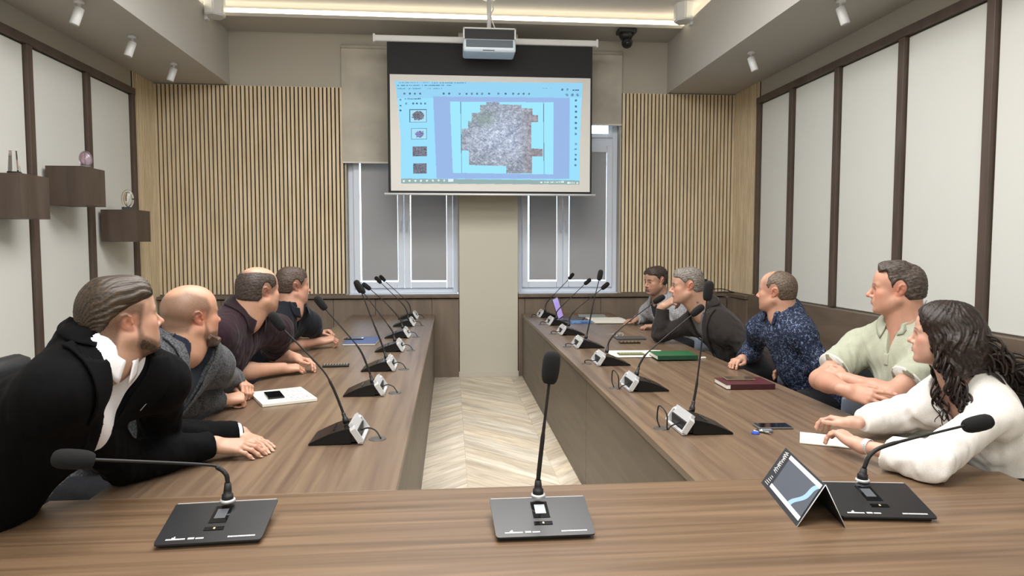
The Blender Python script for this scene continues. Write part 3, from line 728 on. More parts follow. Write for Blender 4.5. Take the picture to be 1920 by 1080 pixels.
pth = [W(1009, 928, y), W(1009, 900, y), W(1012, 870, y), W(1020, 800, y), W(1030, 715, y)]
u = unit((.253, 1.895), 0, .27, .285, .195, pth, W(1033, 688, y), 'flat microphone unit in the middle of the head table with upright gooseneck', pth[-1]-pth[-2], 1.0, True)
y = 2.04
pth = [W(1617, 900, y), W(1620, 878, y), W(1632, 853, y), W(1660, 836, y), W(1740, 815, y), W(1806, 799, y)]
unit((1.272, 1.935), -8, .272, .285, .20, pth, W(1834, 794, y), 'flat microphone unit at the right of the head table, gooseneck bent to the right', pth[-1]-pth[-2], 1.0)
# ================================================================ tent card
def tent():
    zt = .752
    # ridge runs from upper left far end to lower right near end; two leaves spread down
    nb = T(1494, 988, zt); rb = T(1586, 990, zt)      # feet of the two leaves at the near end
    mid = (nb+rb)/2; h = .085
    # near ridge point seen at (1548, 908)
    d = ray(1548, 909); k = ((mid[1]+.03)-0)/d[1]; near = np.array([0, 0, EYE])+d*k
    fl = T(1427, 905, zt+.0); far = at(1470, 845, 2, near[2]+.0)
    t = empty('tent_card', (near[0], near[1], zt), 0, 'dark folded tent card with a wave picture standing before the right head table microphone', 'card'); L = np.array([near[0], near[1], zt])
    lf = fl
    off = lf-nb
    rf = rb+off
    far = near+off*1.0
    def leaf(a, b, c, d_, m, nm):
        n = np.cross(np.array(b)-a, np.array(d_)-a); n /= np.linalg.norm(n); n *= .0012
        bm = bmesh.new(); v = [bm.verts.new(np.array(p)-L) for p in (a, b, c, d_)]+[bm.verts.new(np.array(p)-L-n) for p in (a, b, c, d_)]
        for f in ((0, 1, 2, 3), (7, 6, 5, 4), (0, 4, 5, 1), (1, 5, 6, 2), (2, 6, 7, 3), (3, 7, 4, 0)): bm.faces.new([v[i] for i in f])
        bmesh.ops.recalc_face_normals(bm, faces=bm.faces[:])
        return wobj(nm, bm, m, t), n
    dark = mat('card_navy', '25272c', .5)
    lo, n = leaf(nb, near, far, lf, dark, 'left_leaf'); lo['label'] = 'dark printed face with picture'
    ro, n2_ = leaf(rb, rf, far, near, dark, 'right_leaf')
    for a_, b_, nm in ((nb, near, 'leaf_edge'), (near, rb, 'leaf_edge')): tube(nm, [np.array(a_)-L, np.array(b_)-L], .0013, mat('card_edge', 'c9c9cb', .5), t, 6)
    # print on the left leaf. u along the ridge direction (near -> far), v from foot to ridge
    nn = np.cross(near-nb, lf-nb); nn /= np.linalg.norm(nn)
    if nn[0] > 0: nn = -nn
    def p(u, v, h=.0016): return nb+(lf-nb)*u+(near-nb)*v+nn*h-L
    def patch(cells, m, nm, lab=None, hh=.0016):
        bm = bmesh.new()
        for c in cells:
            vs = [bm.verts.new(p(u, v, hh)) for u, v in c]
            bm.faces.new(vs)
        o = wobj(nm, bm, m, t)
        if lab: o['label'] = lab
        return o
    R = lambda a, b, c, d_: [(a, c), (b, c), (b, d_), (a, d_)]
    patch([R(.03, .80, .10, .19), R(.03, .80, .86, .95)], mat('card_white', 'e6ebf0', .5), 'white_bars')
    patch([R(.03, .78, .19, .86)], mat('card_slate', '4a4f59', .5), 'picture', 'slate picture with a blue wave')
    w1 = [(.03, .86), (.03, .45)]
    cells = []
    for i in range(14):
        a = .19+.67*i/14; b = .19+.67*(i+1)/14
        f = lambda v: .30-.24*((v-.19)/.67)**2+.05*math.sin(v*9)
        cells.append([(f(a)-.075, a), (f(a), a), (f(b), b), (f(b)-.075, b)])
    patch(cells, mat('card_wave', '8fb0d8', .4), 'wave', None, .0021)
    # scribbled lettering on the far band of the leaf, and a row of short lines
    bm = bmesh.new(); rg = random.Random(5)
    def seg(a, b, w=.006):
        a = np.array(a); b = np.array(b); d_ = b-a; ln = np.linalg.norm(d_); o = np.array([-d_[1], d_[0]])/ln*w
        bm.faces.new([bm.verts.new(p(*q, .002)) for q in (a-o, a+o, b+o, b-o)])
    v = .42
    for k in range(11):
        h_ = rg.uniform(.06, .10); a = (.84, v); seg(a, (.84+h_, v+rg.uniform(-.01, .02))); seg((.84+h_, v+.01), (.85+rg.uniform(0, .04), v+.045)); v += .048
    v = .10
    for k in range(5): seg((.84, v), (.84+.1-.012*k, v), .007); v += .05
    wobj('lettering', bm, M['print'], t)
tent()
# ================================================================ things on the tables
M['navy'] = mat('navy_cover', '2c3850', .5); M['phone'] = mat('phone_black', '0c0d10', .12); M['phone_rim'] = mat('phone_rim', '8d8f92', .3, metal=.8)
def slab(name, c, w, d, h, rz, label, cat, parts, z=.751, bev=.0015, group=None):
    t = empty(name, (c[0], c[1], z), math.radians(rz), label, cat, group)
    for nm, x0, x1, y0, y1, z0, z1, m in parts: box(nm, x0*w, x1*w, y0*d, y1*d, z0*h, z1*h, m, t, min(bev, (z1-z0)*h*.3))
    return t
def phone(c, w, d, rz, label, z=.751, scr='0c0d10', rim=None, extra=None):
    t = slab('smartphone', c, w, d, .009, rz, label, 'phone', [('body', -.5, .5, -.5, .5, 0, .9, rim or M['phone_rim'])], z, .0025)
    box('display', -.46*w, .46*w, -.47*d, .47*d, .0081, .0090, mat('phone_display', scr, .08), t, .0003)
    return t
# open notebook with writing (man in grey blazer)
def notebook_open():
    a, b, c_ = T(492, 764, .751), T(595, 752, .751), T(583, 715, .766); d = T(500, 725, .766)
    ex = b-a; w = np.linalg.norm(ex); rz = math.atan2(ex[1], ex[0]); dp = .33
    cen = a+ex/2+np.array([-math.sin(rz), math.cos(rz), 0])*dp/2
    t = slab('notebook', cen, w, dp, .016, math.degrees(rz), 'open notebook with handwriting and a phone on it, left table', 'notebook',
             [('pages', -.5, .5, -.5, .5, .0, 1, M['paper'])], bev=.002)
    bm = bmesh.new(); rg = random.Random(9)
    for k in range(9):
        y = -.42*dp+k*dp*.095+(.03 if k > 4 else 0); x = (.03+rg.uniform(0, .03))*w
        while x < .34*w+rg.uniform(0, .05)*w:
            l = rg.uniform(.004, .011); add_box(bm, x, x+l, y-.004*rg.random(), y+.005, .0161, .0166); x += l+.003
    add_box(bm, .02*w, .46*w, .02*dp, .028*dp, .0161, .0164)
    wobj('handwriting', bm, mat('ink', '55555c', .7), t)
    bm = bmesh.new()
    for x, y in ((.36, -.3), (.40, -.22), (.44, -.32)): add_box(bm, x*w, (x+.02)*w, y*dp, (y+.05)*dp, .0161, .0164)
    wobj('red_marks', bm, mat('red_ink', 'b8585c', .7), t)
    ph = cen-ex*.24+np.array([math.sin(rz), -math.cos(rz), 0.])*.02
    phone(T(514, 741, .77), .082, .165, math.degrees(rz)-4, 'black phone lying on the open notebook, left table', .7675, rim=M['phone'])
notebook_open()
# small ribbed bar on the left table
c = T(630, 687, .752); t = empty('ribbed_case', tuple(c), math.radians(4), 'small black case with pale ribs on the left table', 'case')
bm = bmesh.new(); add_box(bm, -.085, .085, -.03, .03, 0, .014, .004); wobj('body', bm, M['black_pl'], t)
bm = bmesh.new()
for k in range(9): add_box(bm, -.075+k*.018, -.071+k*.018, -.028, .028, .0142, .0165)
wobj('ribs', bm, mat('pale_rib', 'a39885', .5), t)
# blue notebook and phone (far left)
c = T(680, 639, .76); slab('notebook', c, .26, .42, .016, -1, 'blue covered notebook far along the left table', 'notebook',
     [('pages', -.495, .495, -.495, .495, .12, .88, M['paper']), ('cover', -.5, .5, -.5, .5, .88, 1, mat('blue_cover', '44557f', .45)), ('back_cover', -.5, .5, -.5, .5, 0, .12, M['navy'])])
phone(T(664, 634, .775), .16, .085, 0, 'dark phone lying on the blue notebook, left table', .7675, scr='1a2036', rim=M['phone'])
# right table
def laptop():
    c = T(1058, 597, .752); t = empty('laptop', (1.30, 7.28, .752), math.radians(72), 'open laptop with purple screen near the far end of the right table', 'laptop')
    box('keyboard_base', -.17, .17, -.12, .12, 0, .014, mat('laptop_dark', '2b2c30', .35), t, .003)
    bm = bmesh.new(); Mx = Matrix.Translation((0, .12, .012)) @ Matrix.Rotation(math.radians(-18), 4, 'X'); add_box(bm, -.17, .17, 0, .008, 0, .23, .002, Mx); wobj('lid', bm, mat('laptop_lid', '3b3b42', .35), t)
    bm = bmesh.new(); add_box(bm, -.16, .16, -.0012, .0, .012, .22, 0, Mx); s = wobj('display', bm, mat('laptop_display', '4a3c6a', .3, emit=(.30, .22, .50, 1), es=.9), t)
laptop()
def papers(c, w, d, rz, n, label, m=None):
    t = empty('paper_sheets', (c[0], c[1], .751), math.radians(rz), label, 'papers')
    for k in range(n):
        bm = bmesh.new(); a = random.uniform(-4, 4); Mx = Matrix.Rotation(math.radians(a), 4, 'Z') @ Matrix.Translation((random.uniform(-.012, .012), random.uniform(-.012, .012), 0))
        add_box(bm, -w/2, w/2, -d/2, d/2, k*.0035, k*.0035+.003, 0, Mx); wobj('sheet', bm, m or M['paper'], t)
    return t
papers((1.66, 7.12, .752), .38, .50, 2, 4, 'stack of white papers near the far end of the right table')
papers((1.58, 7.62, .752), .30, .3, -6, 2, 'grey folders behind the stack of white papers', mat('grey_folder', '8d938f', .6))
slab('folder', (1.325, 6.98, .752), .23, .13, .02, 0, 'blue patterned folder beside the white papers, right table', 'folder', [('cover', -.5, .5, -.5, .5, 0, 1, noise_col(mat('blue_folder', rough=.4), '1f4a86', '6f97c8', (1, 1, 1), 30, 3))])
slab('tablet', T(1180, 634, .752), .25, .2, .008, -2, 'dark tablet lying behind the folded black phone, right table', 'tablet', [('body', -.5, .5, -.5, .5, 0, 1, mat('tablet_dark', '30333a', .3))])
phone(T(1173, 640, .752)+np.array([.01, -.08, 0]), .17, .08, -2, 'black phone lying before the dark tablet, right table', .751, rim=M['phone'])
t = empty('eyeglasses', tuple(T(1160, 632, .753)+np.array([0, .02, 0])), .3, 'small pale eyeglasses by the dark tablet, right table', 'glasses')
for sx in (-.03, .03):
    tube('lens_rim', [(sx+.022*math.cos(a), 0, .02+.016*math.sin(a)) for a in np.linspace(0, 2*PI, 16)], .0016, M['silver'], t, 6)
    tube('temple', [(sx*1.7, 0, .026), (sx*1.75, .11, .01)], .0016, M['silver'], t, 6)
papers(T(1195, 664, .752), .40, .30, 1, 2, 'white papers under the green notebook, right table')
slab('calculator', T(1183, 664, .76), .19, .085, .010, -2, 'olive keyed calculator lying on the white papers', 'calculator',
     [('body', -.5, .5, -.5, .5, 0, .7, mat('olive', '5d6045', .5))]+[('key', -.46+i*.118, -.46+i*.118+.09, -.42+j*.31, -.42+j*.31+.22, .7, 1, mat('olive_key', '8b8c66', .5)) for i in range(8) for j in range(3)], .7585, .0005)
slab('notebook', T(1262, 667, .77), .285, .22, .03, -1, 'green hardcover notebook on the right table', 'notebook',
     [('pages', -.49, .495, -.49, .49, .1, .9, M['paper']), ('cover', -.5, .5, -.5, .5, .9, 1, mat('green_cover', '1f5a38', .4)), ('back_cover', -.5, .5, -.5, .5, 0, .1, mat('green_back', '1a4a2f', .4)), ('spine', -.5, .5, -.505, -.495, 0, 1, mat('green_spine', '15402a', .4))], .7585)
t = empty('pencil_case', tuple(T(1318, 672, .752)), .2, 'small white eraser beside the green notebook', 'eraser'); t.name = 'eraser'
box('body', -.02, .02, -.01, .01, 0, .01, M['paper'], t, .002)
slab('planner', T(1395, 719, .765), .275, .20, .03, -2, 'burgundy hardcover planner under a phone, right table', 'planner',
     [('pages', -.49, .49, -.49, .485, .1, .88, M['paper']), ('cover', -.5, .5, -.5, .5, .88, 1, mat('burgundy', '4c2129', .4)), ('back_cover', -.5, .5, -.5, .5, 0, .1, mat('burgundy_back', '411c23', .4)), ('spine', -.42, .5, -.505, -.49, 0, 1, mat('burgundy_spine', '3a171e', .4))])
phone(T(1385, 710, .785), .165, .085, -4, 'bronze backed phone lying on the burgundy planner', .782, scr='4d4338', rim=mat('bronze', '8f7f6c', .3, metal=.6))
phone(T(1449, 797, .76), .155, .075, -3, 'phone with silver rim beside the keys, right table', .7515)
box_ = bpy.data.objects  # keys
t = empty('key_bunch', tuple(T(1428, 810, .752)), 0, 'bunch of keys with a blue fob before the phone, right table', 'keys')
def disc(nm, x, y, r, h, m, z=0):
    bm = bmesh.new(); r_ = bmesh.ops.create_cone(bm, segments=20, radius1=r, radius2=r*.9, depth=h, cap_ends=True)
    for v in r_['verts']: v.co += Vector((x, y, z+h/2))
    return wobj(nm, bm, m, t)
disc('blue_fob', -.036, -.018, .017, .006, mat('blue_plastic', '2f4fae', .4))
for x0, y0, a, m in ((-.02, .005, -.5, M['silver']), (-.01, .0, -.9, M['chrome']), (.0, .01, -.2, M['silver']), (-.012, .012, .3, M['chrome'])):
    bm = bmesh.new(); Mx = Matrix.Translation((x0, y0, .004)) @ Matrix.Rotation(a, 4, 'Z')
    add_box(bm, 0, .05, -.004, .004, 0, .002, .0005, Mx); add_box(bm, -.012, .008, -.010, .010, 0, .0025, .001, Mx); wobj('key', bm, m, t)
box('car_remote', .005, .045, -.014, .010, .0, .012, mat('remote_grey', '6f747c', .4), t, .004)
tube('key_ring', [(.002+.014*math.cos(a), .002+.014*math.sin(a), .008) for a in np.linspace(0, 2*PI, 18)], .0014, M['chrome'], t, 6)
slab('notebook', T(1562, 826, .755), .25, .17, .0055, -28, 'open white notebook under the hands of the woman', 'notebook',
     [('pages', -.5, .5, -.5, .5, .15, 1, M['paper']), ('back_cover', -.5, .5, -.5, .5, 0, .15, mat('tan_cover', '8a7a66', .6))])
# ================================================================ signed distance modelling (one continuous skin per figure)
def nrm(v): v = np.asarray(v, float); return v/(np.linalg.norm(v)+1e-12)
class Xf:
    """local frame: x = the figure's right, y = forward, z = up"""
    def __init__(s, c, fwd, up=(0, 0, 1), k=1.0):
        s.c = np.array(c, float); f = nrm(fwd); r = nrm(np.cross(f, up)); u = np.cross(r, f)
        s.R = np.stack([r, f, u], 1); s.k = k
    def p(s, x, y, z): return s.c+s.R@(np.array([x, y, z])*s.k)
    def v(s, x, y, z): return s.R@np.array([x, y, z], float)
    def loc(s, P): return ((P-s.c)@s.R)/s.k
    def sub(s, c, fwd, up, k=1.0):
        return Xf(s.p(*c), s.v(*fwd), s.v(*up), s.k*k)
class Sdf:
    def __init__(s): s.q = []; s.posts = []; s.lo = None; s.hi = None
    def _bb(s, a, b, r):
        lo, hi = np.minimum(a, b)-r, np.maximum(a, b)+r
        s.lo = lo if s.lo is None else np.minimum(s.lo, lo); s.hi = hi if s.hi is None else np.maximum(s.hi, hi)
    def cone(s, a, b, ra, rb, k=.02, op='+', flat=False):
        a = np.array(a, float); b = np.array(b, float)
        if op == '+': s._bb(a, b, max(ra, rb))
        s.q.append(('f' if flat else 'c', (a, b, ra, rb), k, op)); return s
    def ell(s, c, R, r, k=.02, op='+'):
        c = np.array(c, float); r = np.array(r, float)
        if op == '+': s._bb(c, c, r.max())
        s.q.append(('e', (c, np.array(R), r), k, op)); return s
    def box(s, c, R, h, rad=.005, k=.01, op='+'):
        c = np.array(c, float); h = np.array(h, float)
        if op == '+': s._bb(c, c, np.linalg.norm(h))
        s.q.append(('b', (c, np.array(R), h, rad), k, op)); return s
    @staticmethod
    def prim(kind, a, P):
        if kind in 'cf':
            A, B, ra, rb = a; ab = B-A; L2 = ab@ab+1e-12; pa = P-A; t = pa@ab/L2; tc = np.clip(t, 0, 1)
            if kind == 'c': return np.sqrt(((pa-tc[:, None]*ab)**2).sum(1))-(ra+(rb-ra)*tc)
            L = math.sqrt(L2); tm = np.clip(t, 0, 1.3); d = np.sqrt(((pa-tm[:, None]*ab)**2).sum(1))-(ra+(rb-ra)*np.clip(t, 0, 1.1))
            return np.maximum(d, (t-1)*L)
        if kind == 'e':
            c, R, r = a; q = (P-c)@R; k0 = np.sqrt(((q/r)**2).sum(1)); k1 = np.sqrt(((q/r**2)**2).sum(1))+1e-9
            return np.where(k0 < .05, -r.min(), k0*(k0-1)/k1)
        c, R, h, rad = a; q = np.abs((P-c)@R)-(h-rad)
        return np.sqrt((np.maximum(q, 0)**2).sum(1))+np.minimum(q.max(1), 0)-rad
    def ev(s, P, sel=None):
        d = np.full(len(P), 9.0)
        for i, (kind, a, k, op) in enumerate(s.q):
            if sel is not None and not sel[i]: continue
            x = s.prim(kind, a, P)
            if op == '+':
                if k > 0: h = np.maximum(k-np.abs(d-x), 0)/k; d = np.minimum(d, x)-h*h*k*.25
                else: d = np.minimum(d, x)
            elif op == '-':
                x = -x
                if k > 0: h = np.maximum(k-np.abs(d-x), 0)/k; d = np.maximum(d, x)+h*h*k*.25
                else: d = np.maximum(d, x)
            else: d = np.maximum(d, x)
        for f in s.posts: d = f(P, d)
        return d
    def mesh(s, h, pad=.03, lo=None, hi=None):
        lo = (s.lo if lo is None else np.array(lo))-pad; hi = (s.hi if hi is None else np.array(hi))+pad
        B = 16; nb = np.ceil((hi-lo)/(B*h)).astype(int); N = nb*B+3
        ii = np.stack(np.meshgrid(*[np.arange(n) for n in nb], indexing='ij'), -1).reshape(-1, 3)
        cen = lo+(ii+.5)*B*h; rad = B*h*.5*1.733
        D = np.stack([s.prim(q[0], q[1], cen) for q in s.q]); ops = np.array([q[3] for q in s.q]); ks = np.array([q[2] for q in s.q])
        pl = np.where((ops == '+')[:, None], D, 9); mn = pl.min(0)
        near = np.where(np.abs(s.ev(cen)) < rad*1.25+.012+(.022 if s.posts else 0))[0]
        g = np.arange(B+1); gx, gy, gz = np.meshgrid(g, g, g, indexing='ij')
        Lp = np.stack([gx, gy, gz], -1).reshape(-1, 3)*h
        VI, VP, QF = [], [], []
        E = [((0, 0, 0), (1, 0, 0)), ((0, 1, 0), (1, 1, 0)), ((0, 0, 1), (1, 0, 1)), ((0, 1, 1), (1, 1, 1)),
             ((0, 0, 0), (0, 1, 0)), ((1, 0, 0), (1, 1, 0)), ((0, 0, 1), (0, 1, 1)), ((1, 0, 1), (1, 1, 1)),
             ((0, 0, 0), (0, 0, 1)), ((1, 0, 0), (1, 0, 1)), ((0, 1, 0), (0, 1, 1)), ((1, 1, 0), (1, 1, 1))]
        def gid(i, j, k): return ((i+1)*N[1]+(j+1))*N[2]+(k+1)
        for b in near:
            keep = np.where(ops == '+', D[:, b]-ks < mn[b]+2.2*rad, np.where(ops == '-', D[:, b] < 1.3*rad+ks+.01, True))
            o = lo+ii[b]*B*h; V = s.ev(Lp+o, keep).reshape(B+1, B+1, B+1); ins = V < 0
            if not ins.any() or ins.all(): continue
            cnt = np.zeros((B, B, B), int)
            for dx in (0, 1):
                for dy in (0, 1):
                    for dz in (0, 1): cnt += ins[dx:B+dx, dy:B+dy, dz:B+dz]
            ci, cj, ck = np.where((cnt > 0) & (cnt < 8)); acc = np.zeros((len(ci), 3)); num = np.zeros(len(ci))
            for (a, c) in E:
                va = V[ci+a[0], cj+a[1], ck+a[2]]; vc = V[ci+c[0], cj+c[1], ck+c[2]]; m = (va < 0) != (vc < 0)
                t = np.where(m, va/np.where(m, va-vc, 1), 0)
                for x in range(3): acc[:, x] += np.where(m, a[x]+(c[x]-a[x])*t, 0)
                num += m
            G = ii[b]*B
            VP.append(o+(np.stack([ci, cj, ck], 1)+acc/num[:, None])*h); VI.append(gid(ci+G[0], cj+G[1], ck+G[2]))
            for ax in range(3):
                s0 = [slice(0, B)]*3; s1 = [slice(0, B)]*3; s1[ax] = slice(1, B+1)
                a_, b_ = ins[tuple(s0)], ins[tuple(s1)]; m = np.array(np.where(a_ != b_)); out = a_[tuple(m)]
                m = m+G[:, None]; u, v = (ax+1) % 3, (ax+2) % 3
                q = []
                for du, dv in ((-1, -1), (0, -1), (0, 0), (-1, 0)):
                    c = m.copy(); c[u] += du; c[v] += dv; q.append(gid(*c))
                q = np.stack(q, 1); q[~out] = q[~out][:, ::-1]; QF.append(q)
        VI = np.concatenate(VI); VP = np.concatenate(VP); QF = np.concatenate(QF)
        od = np.argsort(VI); VI = VI[od]; VP = VP[od]
        ix = np.searchsorted(VI, QF); ix = np.clip(ix, 0, len(VI)-1); ok = (VI[ix] == QF).all(1)
        return VP, ix[ok]
def sstep(x): x = np.clip(x, 0, 1); return x*x*(3-2*x)
def poly2(P, Q):
    """signed distance to polygon Q (negative inside)"""
    Q = np.array(Q, float); d = np.full(len(P), 1e9); ins = np.zeros(len(P), bool); n = len(Q)
    for i in range(n):
        a, b = Q[i], Q[(i+1) % n]; e = b-a; w = P-a; t = np.clip(w@e/(e@e), 0, 1); d = np.minimum(d, ((w-t[:, None]*e)**2).sum(1))
        if a[1] != b[1]:
            c = ((a[1] > P[:, 1]) != (b[1] > P[:, 1])) & (P[:, 0] < (b[0]-a[0])*(P[:, 1]-a[1])/(b[1]-a[1])+a[0]); ins ^= c
    d = np.sqrt(d); return np.where(ins, -d, d)
# ---------------------------------------------------------------- anatomy
def skull(S, X, o):
    k = X.k; R = X.R; fw = o.get('fw', 1.0); jw = o.get('jaw', 1.0)
    S.ell(X.p(0, -.010, .036), R, np.array([.077, .098, .083])*k, .01)
    S.ell(X.p(0, -.048, .022), R, np.array([.068, .055, .066])*k, .03*k)
    S.ell(X.p(0, .034, .036), R, np.array([.067, .060, .064])*k, .03*k)
    S.ell(X.p(0, .032, -.030), R, np.array([.062*fw, .062, .070])*k, .03*k)
    S.ell(X.p(0, .042, -.072), R, np.array([.050*jw, .050, .044])*k, .03*k)
    for sx in (-1, 1):
        S.cone(X.p(sx*.056*jw, -.004, -.050), X.p(sx*.030*jw, .060, -.095), .017*k*jw, .017*k, .03*k)
        S.ell(X.p(sx*.044*fw, .058, -.022), R, np.array([.020, .022, .017])*k, .025*k)
        S.ell(X.p(sx*.036*fw, .048, -.052), R, np.array([.024, .028, .030])*k, .03*k)
def head(S, X, o):
    skull(S, X, o); k = X.k; R = X.R; n = o.get('nose', 1.0)
    S.cone(X.p(-.012, .080, -.103), X.p(.012, .080, -.103), .0155*k, .0155*k, .02*k)
    S.ell(X.p(0, .077, -.066), R, np.array([.028, .022, .022])*k, .02*k)
    for sx in (-1, 1):
        S.cone(X.p(sx*.010, .088, .014), X.p(sx*.046, .073, .018), .0085*k, .0075*k, .016*k)
        S.ell(X.p(sx*.031, .104, -.005), R, np.array([.015, .016, .010])*k, .012*k, '-')
    S.cone(X.p(0, .088, .010), X.p(0, .086+.027*n, -.030), .0065*k, .0095*k, .012*k)
    S.ell(X.p(0, .086+.028*n, -.035), R, np.array([.0105, .012, .0095])*k, .008*k)
    for sx in (-1, 1):
        S.ell(X.p(sx*.0125, .086+.013*n, -.040), R, np.array([.0075, .010, .007])*k, .008*k)
        S.ell(X.p(sx*.0065, .086+.020*n, -.0475), R, np.array([.003, .0045, .003])*k, .003*k, '-')
    # eyelids and the opening between them
    op = o.get('eye', .0042)
    for sx in (-1, 1):
        S.ell(X.p(sx*.0315, .0755, -.004), R, np.array([.0155, .0145, .0130])*k, .006*k)
        Re = R
        S.ell(X.p(sx*.0315, .092, -.0045), Re, np.array([.0125, .0120, op])*k, .0015*k, '-')
    # lips
    lp = o.get('lips', 1.0)
    for sx in (-1, 1):
        S.cone(X.p(0, .0985, -.0655), X.p(sx*.021, .0885, -.0685), .0048*k*lp, .0025*k, .005*k)
        S.cone(X.p(0, .0975, -.0745), X.p(sx*.019, .0890, -.0715), .0056*k*lp, .0028*k, .005*k)
    S.ell(X.p(0, .100, -.0698), R, np.array([.022, .012, .0009])*k, .002*k, '-')
    S.ell(X.p(0, .098, -.086), R, np.array([.016, .008, .006])*k, .010*k, '-')
    # ears
    for sx in (-1, 1):
        E = X.sub((sx*.0745, -.010, -.004), (sx*.32, .93, .16), (sx*.22, -.20, .95))
        r = E.R
        S.ell(E.p(0, -.006, .004), r, np.array([.0075, .0175, .0265])*k, .007*k)
        S.ell(E.p(0, .0, -.022), r, np.array([.006, .009, .012])*k, .006*k)
        S.ell(E.p(sx*.009, .0, .0015), r, np.array([.0085, .0085, .0135])*k, .003*k, '-')
        S.ell(E.p(sx*.010, -.006, .017), r, np.array([.006, .0085, .0055])*k, .003*k, '-')
        P = [(0, .010, .004), (0, .0095, .018), (0, .001, .0285), (0, -.011, .0285), (0, -.0205, .019), (0, -.0225, .005), (0, -.0165, -.009), (0, -.006, -.022)]
        for a, b in zip(P, P[1:]): S.cone(E.p(a[0]+sx*.0035, a[1], a[2]), E.p(b[0]+sx*.0035, b[1], b[2]), .0030*k, .0030*k, .003*k)
        S.ell(E.p(sx*.004, .0085, -.002), r, np.array([.004, .004, .006])*k, .003*k)
FL = {'i': ((-.026, .088, .001), (.041, .025, .021), .0088), 'm': ((-.0075, .092, .003), (.046, .029, .022), .0090),
      'r': ((.0105, .088, .001), (.042, .027, .021), .0086), 'l': ((.0275, .079, -.003), (.033, .020, .019), .0076)}
def hand(S, X, side, pose, nails=None):
    """X at the wrist; y along the hand, z out of its back; side 'R' or 'L'"""
    m = 1 if side == 'R' else -1; k = X.k
    def p(x, y, z): return X.p(m*x, y, z)
    S.cone(p(0, -.03, 0), p(0, .01, 0), .024*k, .024*k, .02)
    for key, (b, ls, r) in FL.items():
        S.cone(p(b[0]*.55, .008, -.002), p(*b), .0150*k, .0122*k, .012*k)
    S.ell(p(-.020, .040, -.012), X.R, np.array([.016, .032, .014])*k, .015*k)
    S.ell(p(.020, .038, -.010), X.R, np.array([.012, .032, .012])*k, .015*k)
    for key, (b, ls, r) in FL.items():
        cs = pose.get(key, (20, 25, 15)); sp = pose.get('s'+key, {'i': -6, 'm': -1, 'r': 4, 'l': 9}[key]); a = 0; c = np.array(b, float)
        for j, (L, cu) in enumerate(zip(ls, cs)):
            a += math.radians(cu); d = np.array([math.sin(math.radians(sp))*math.cos(a), math.cos(math.radians(sp))*math.cos(a), -math.sin(a)])
            e = c+d*L; rr = r*(1-.07*j)*k
            S.cone(p(*c), p(*e), rr*1.02, rr*.93, .0035*k if j else .006*k); S.ell(p(*c), X.R, np.array([1.08, 1.08, 1.08])*rr, .003*k)
            up = np.array([0, math.sin(a), math.cos(a)]); c = e
        if nails is not None: nails.append((p(*(e-d*.006+up*r*.8)), .0062*k))
    # thumb
    th = pose.get('t', ((-.030, .030, -.012), (-.046, .060, -.018), (-.046, .090, -.020), (-.042, .114, -.022)))
    S.cone(p(-.014, .012, -.006), p(*th[0]), .0165*k, .0145*k, .012*k)
    S.cone(p(*th[0]), p(*th[1]), .0140*k, .0112*k, .010*k); S.cone(p(*th[1]), p(*th[2]), .0108*k, .0098*k, .004*k); S.cone(p(*th[2]), p(*th[3]), .0098*k, .0082*k, .004*k)
    if nails is not None:
        e = np.array(th[3]); nails.append((p(*(e+np.array([-.002, -.004, .0075]))), .0068*k))
def torso(S, J, e=0, k=.05, low=True):
    w = J.get('w', 1); be = J.get('belly', 1); T_ = J['T']; R = T_.R
    P, N = J['P'], J['N']; u = N-P; f = T_.v(0, 1, 0)
    S.ell(P+u*.66+f*.005, R, np.array([.165*w+e, .118*J.get('dep', 1)+e, .20+e]), .02)
    S.ell(P+u*.36+f*.02*be, R, np.array([.152*w*(.5+.5*be)+e, .122*be+e, .19+e]), k)
    if low: S.ell(P, R, np.array([.175*w+e, .135*(.6+.4*be)+e, .12+e]), k)
    for s in ('R', 'L'):
        Sh = J['S'+s]; inn = Sh+(J['N']-Sh)*.28-T_.v(0, 0, 1)*.022
        S.cone(inn, P+u*.70, .070+e, .09+e, k); S.ell(Sh, R, np.array([.055, .056, .056])*J.get('arm', 1)+e, .05)
        S.cone(N+T_.v(0, -.018, .030), Sh+T_.v(0, 0, -.004), .052+e*.6, .052*J.get('arm', 1)+e*.8, .05)
        S.cone(N+T_.v(0, -.045, -.015), Sh+T_.v(0, -.012, -.03), .075+e, .060+e, .05)
        S.cone(Sh, P+u*.62, .050+e, .06+e, .04)
def arm(S, J, s, e=0, upto=1.0, flat=False, r=1.0, k=.03):
    """upto: 0..1 upper arm, 1..2 forearm"""
    a = J.get('arm', 1)*r; Sh, E, Wr = J['S'+s], J['E'+s], J['W'+s]
    if upto <= 1:
        q = Sh+(E-Sh)*upto; S.cone(Sh, q, .056*a+e, (.056-.010*upto)*a+e*1.25, k, '+', flat); return q
    S.cone(Sh, E, .056*a+e, .045*a+e, k)
    S.cone(E, E+(Wr-E)*.35, .045*a+e, .044*a+e, .025)
    q = E+(Wr-E)*(upto-1)
    S.cone(E+(Wr-E)*.25, q, .045*a+e, (.045-.018*(upto-1))*a+e*1.1, .02, '+', flat); return q
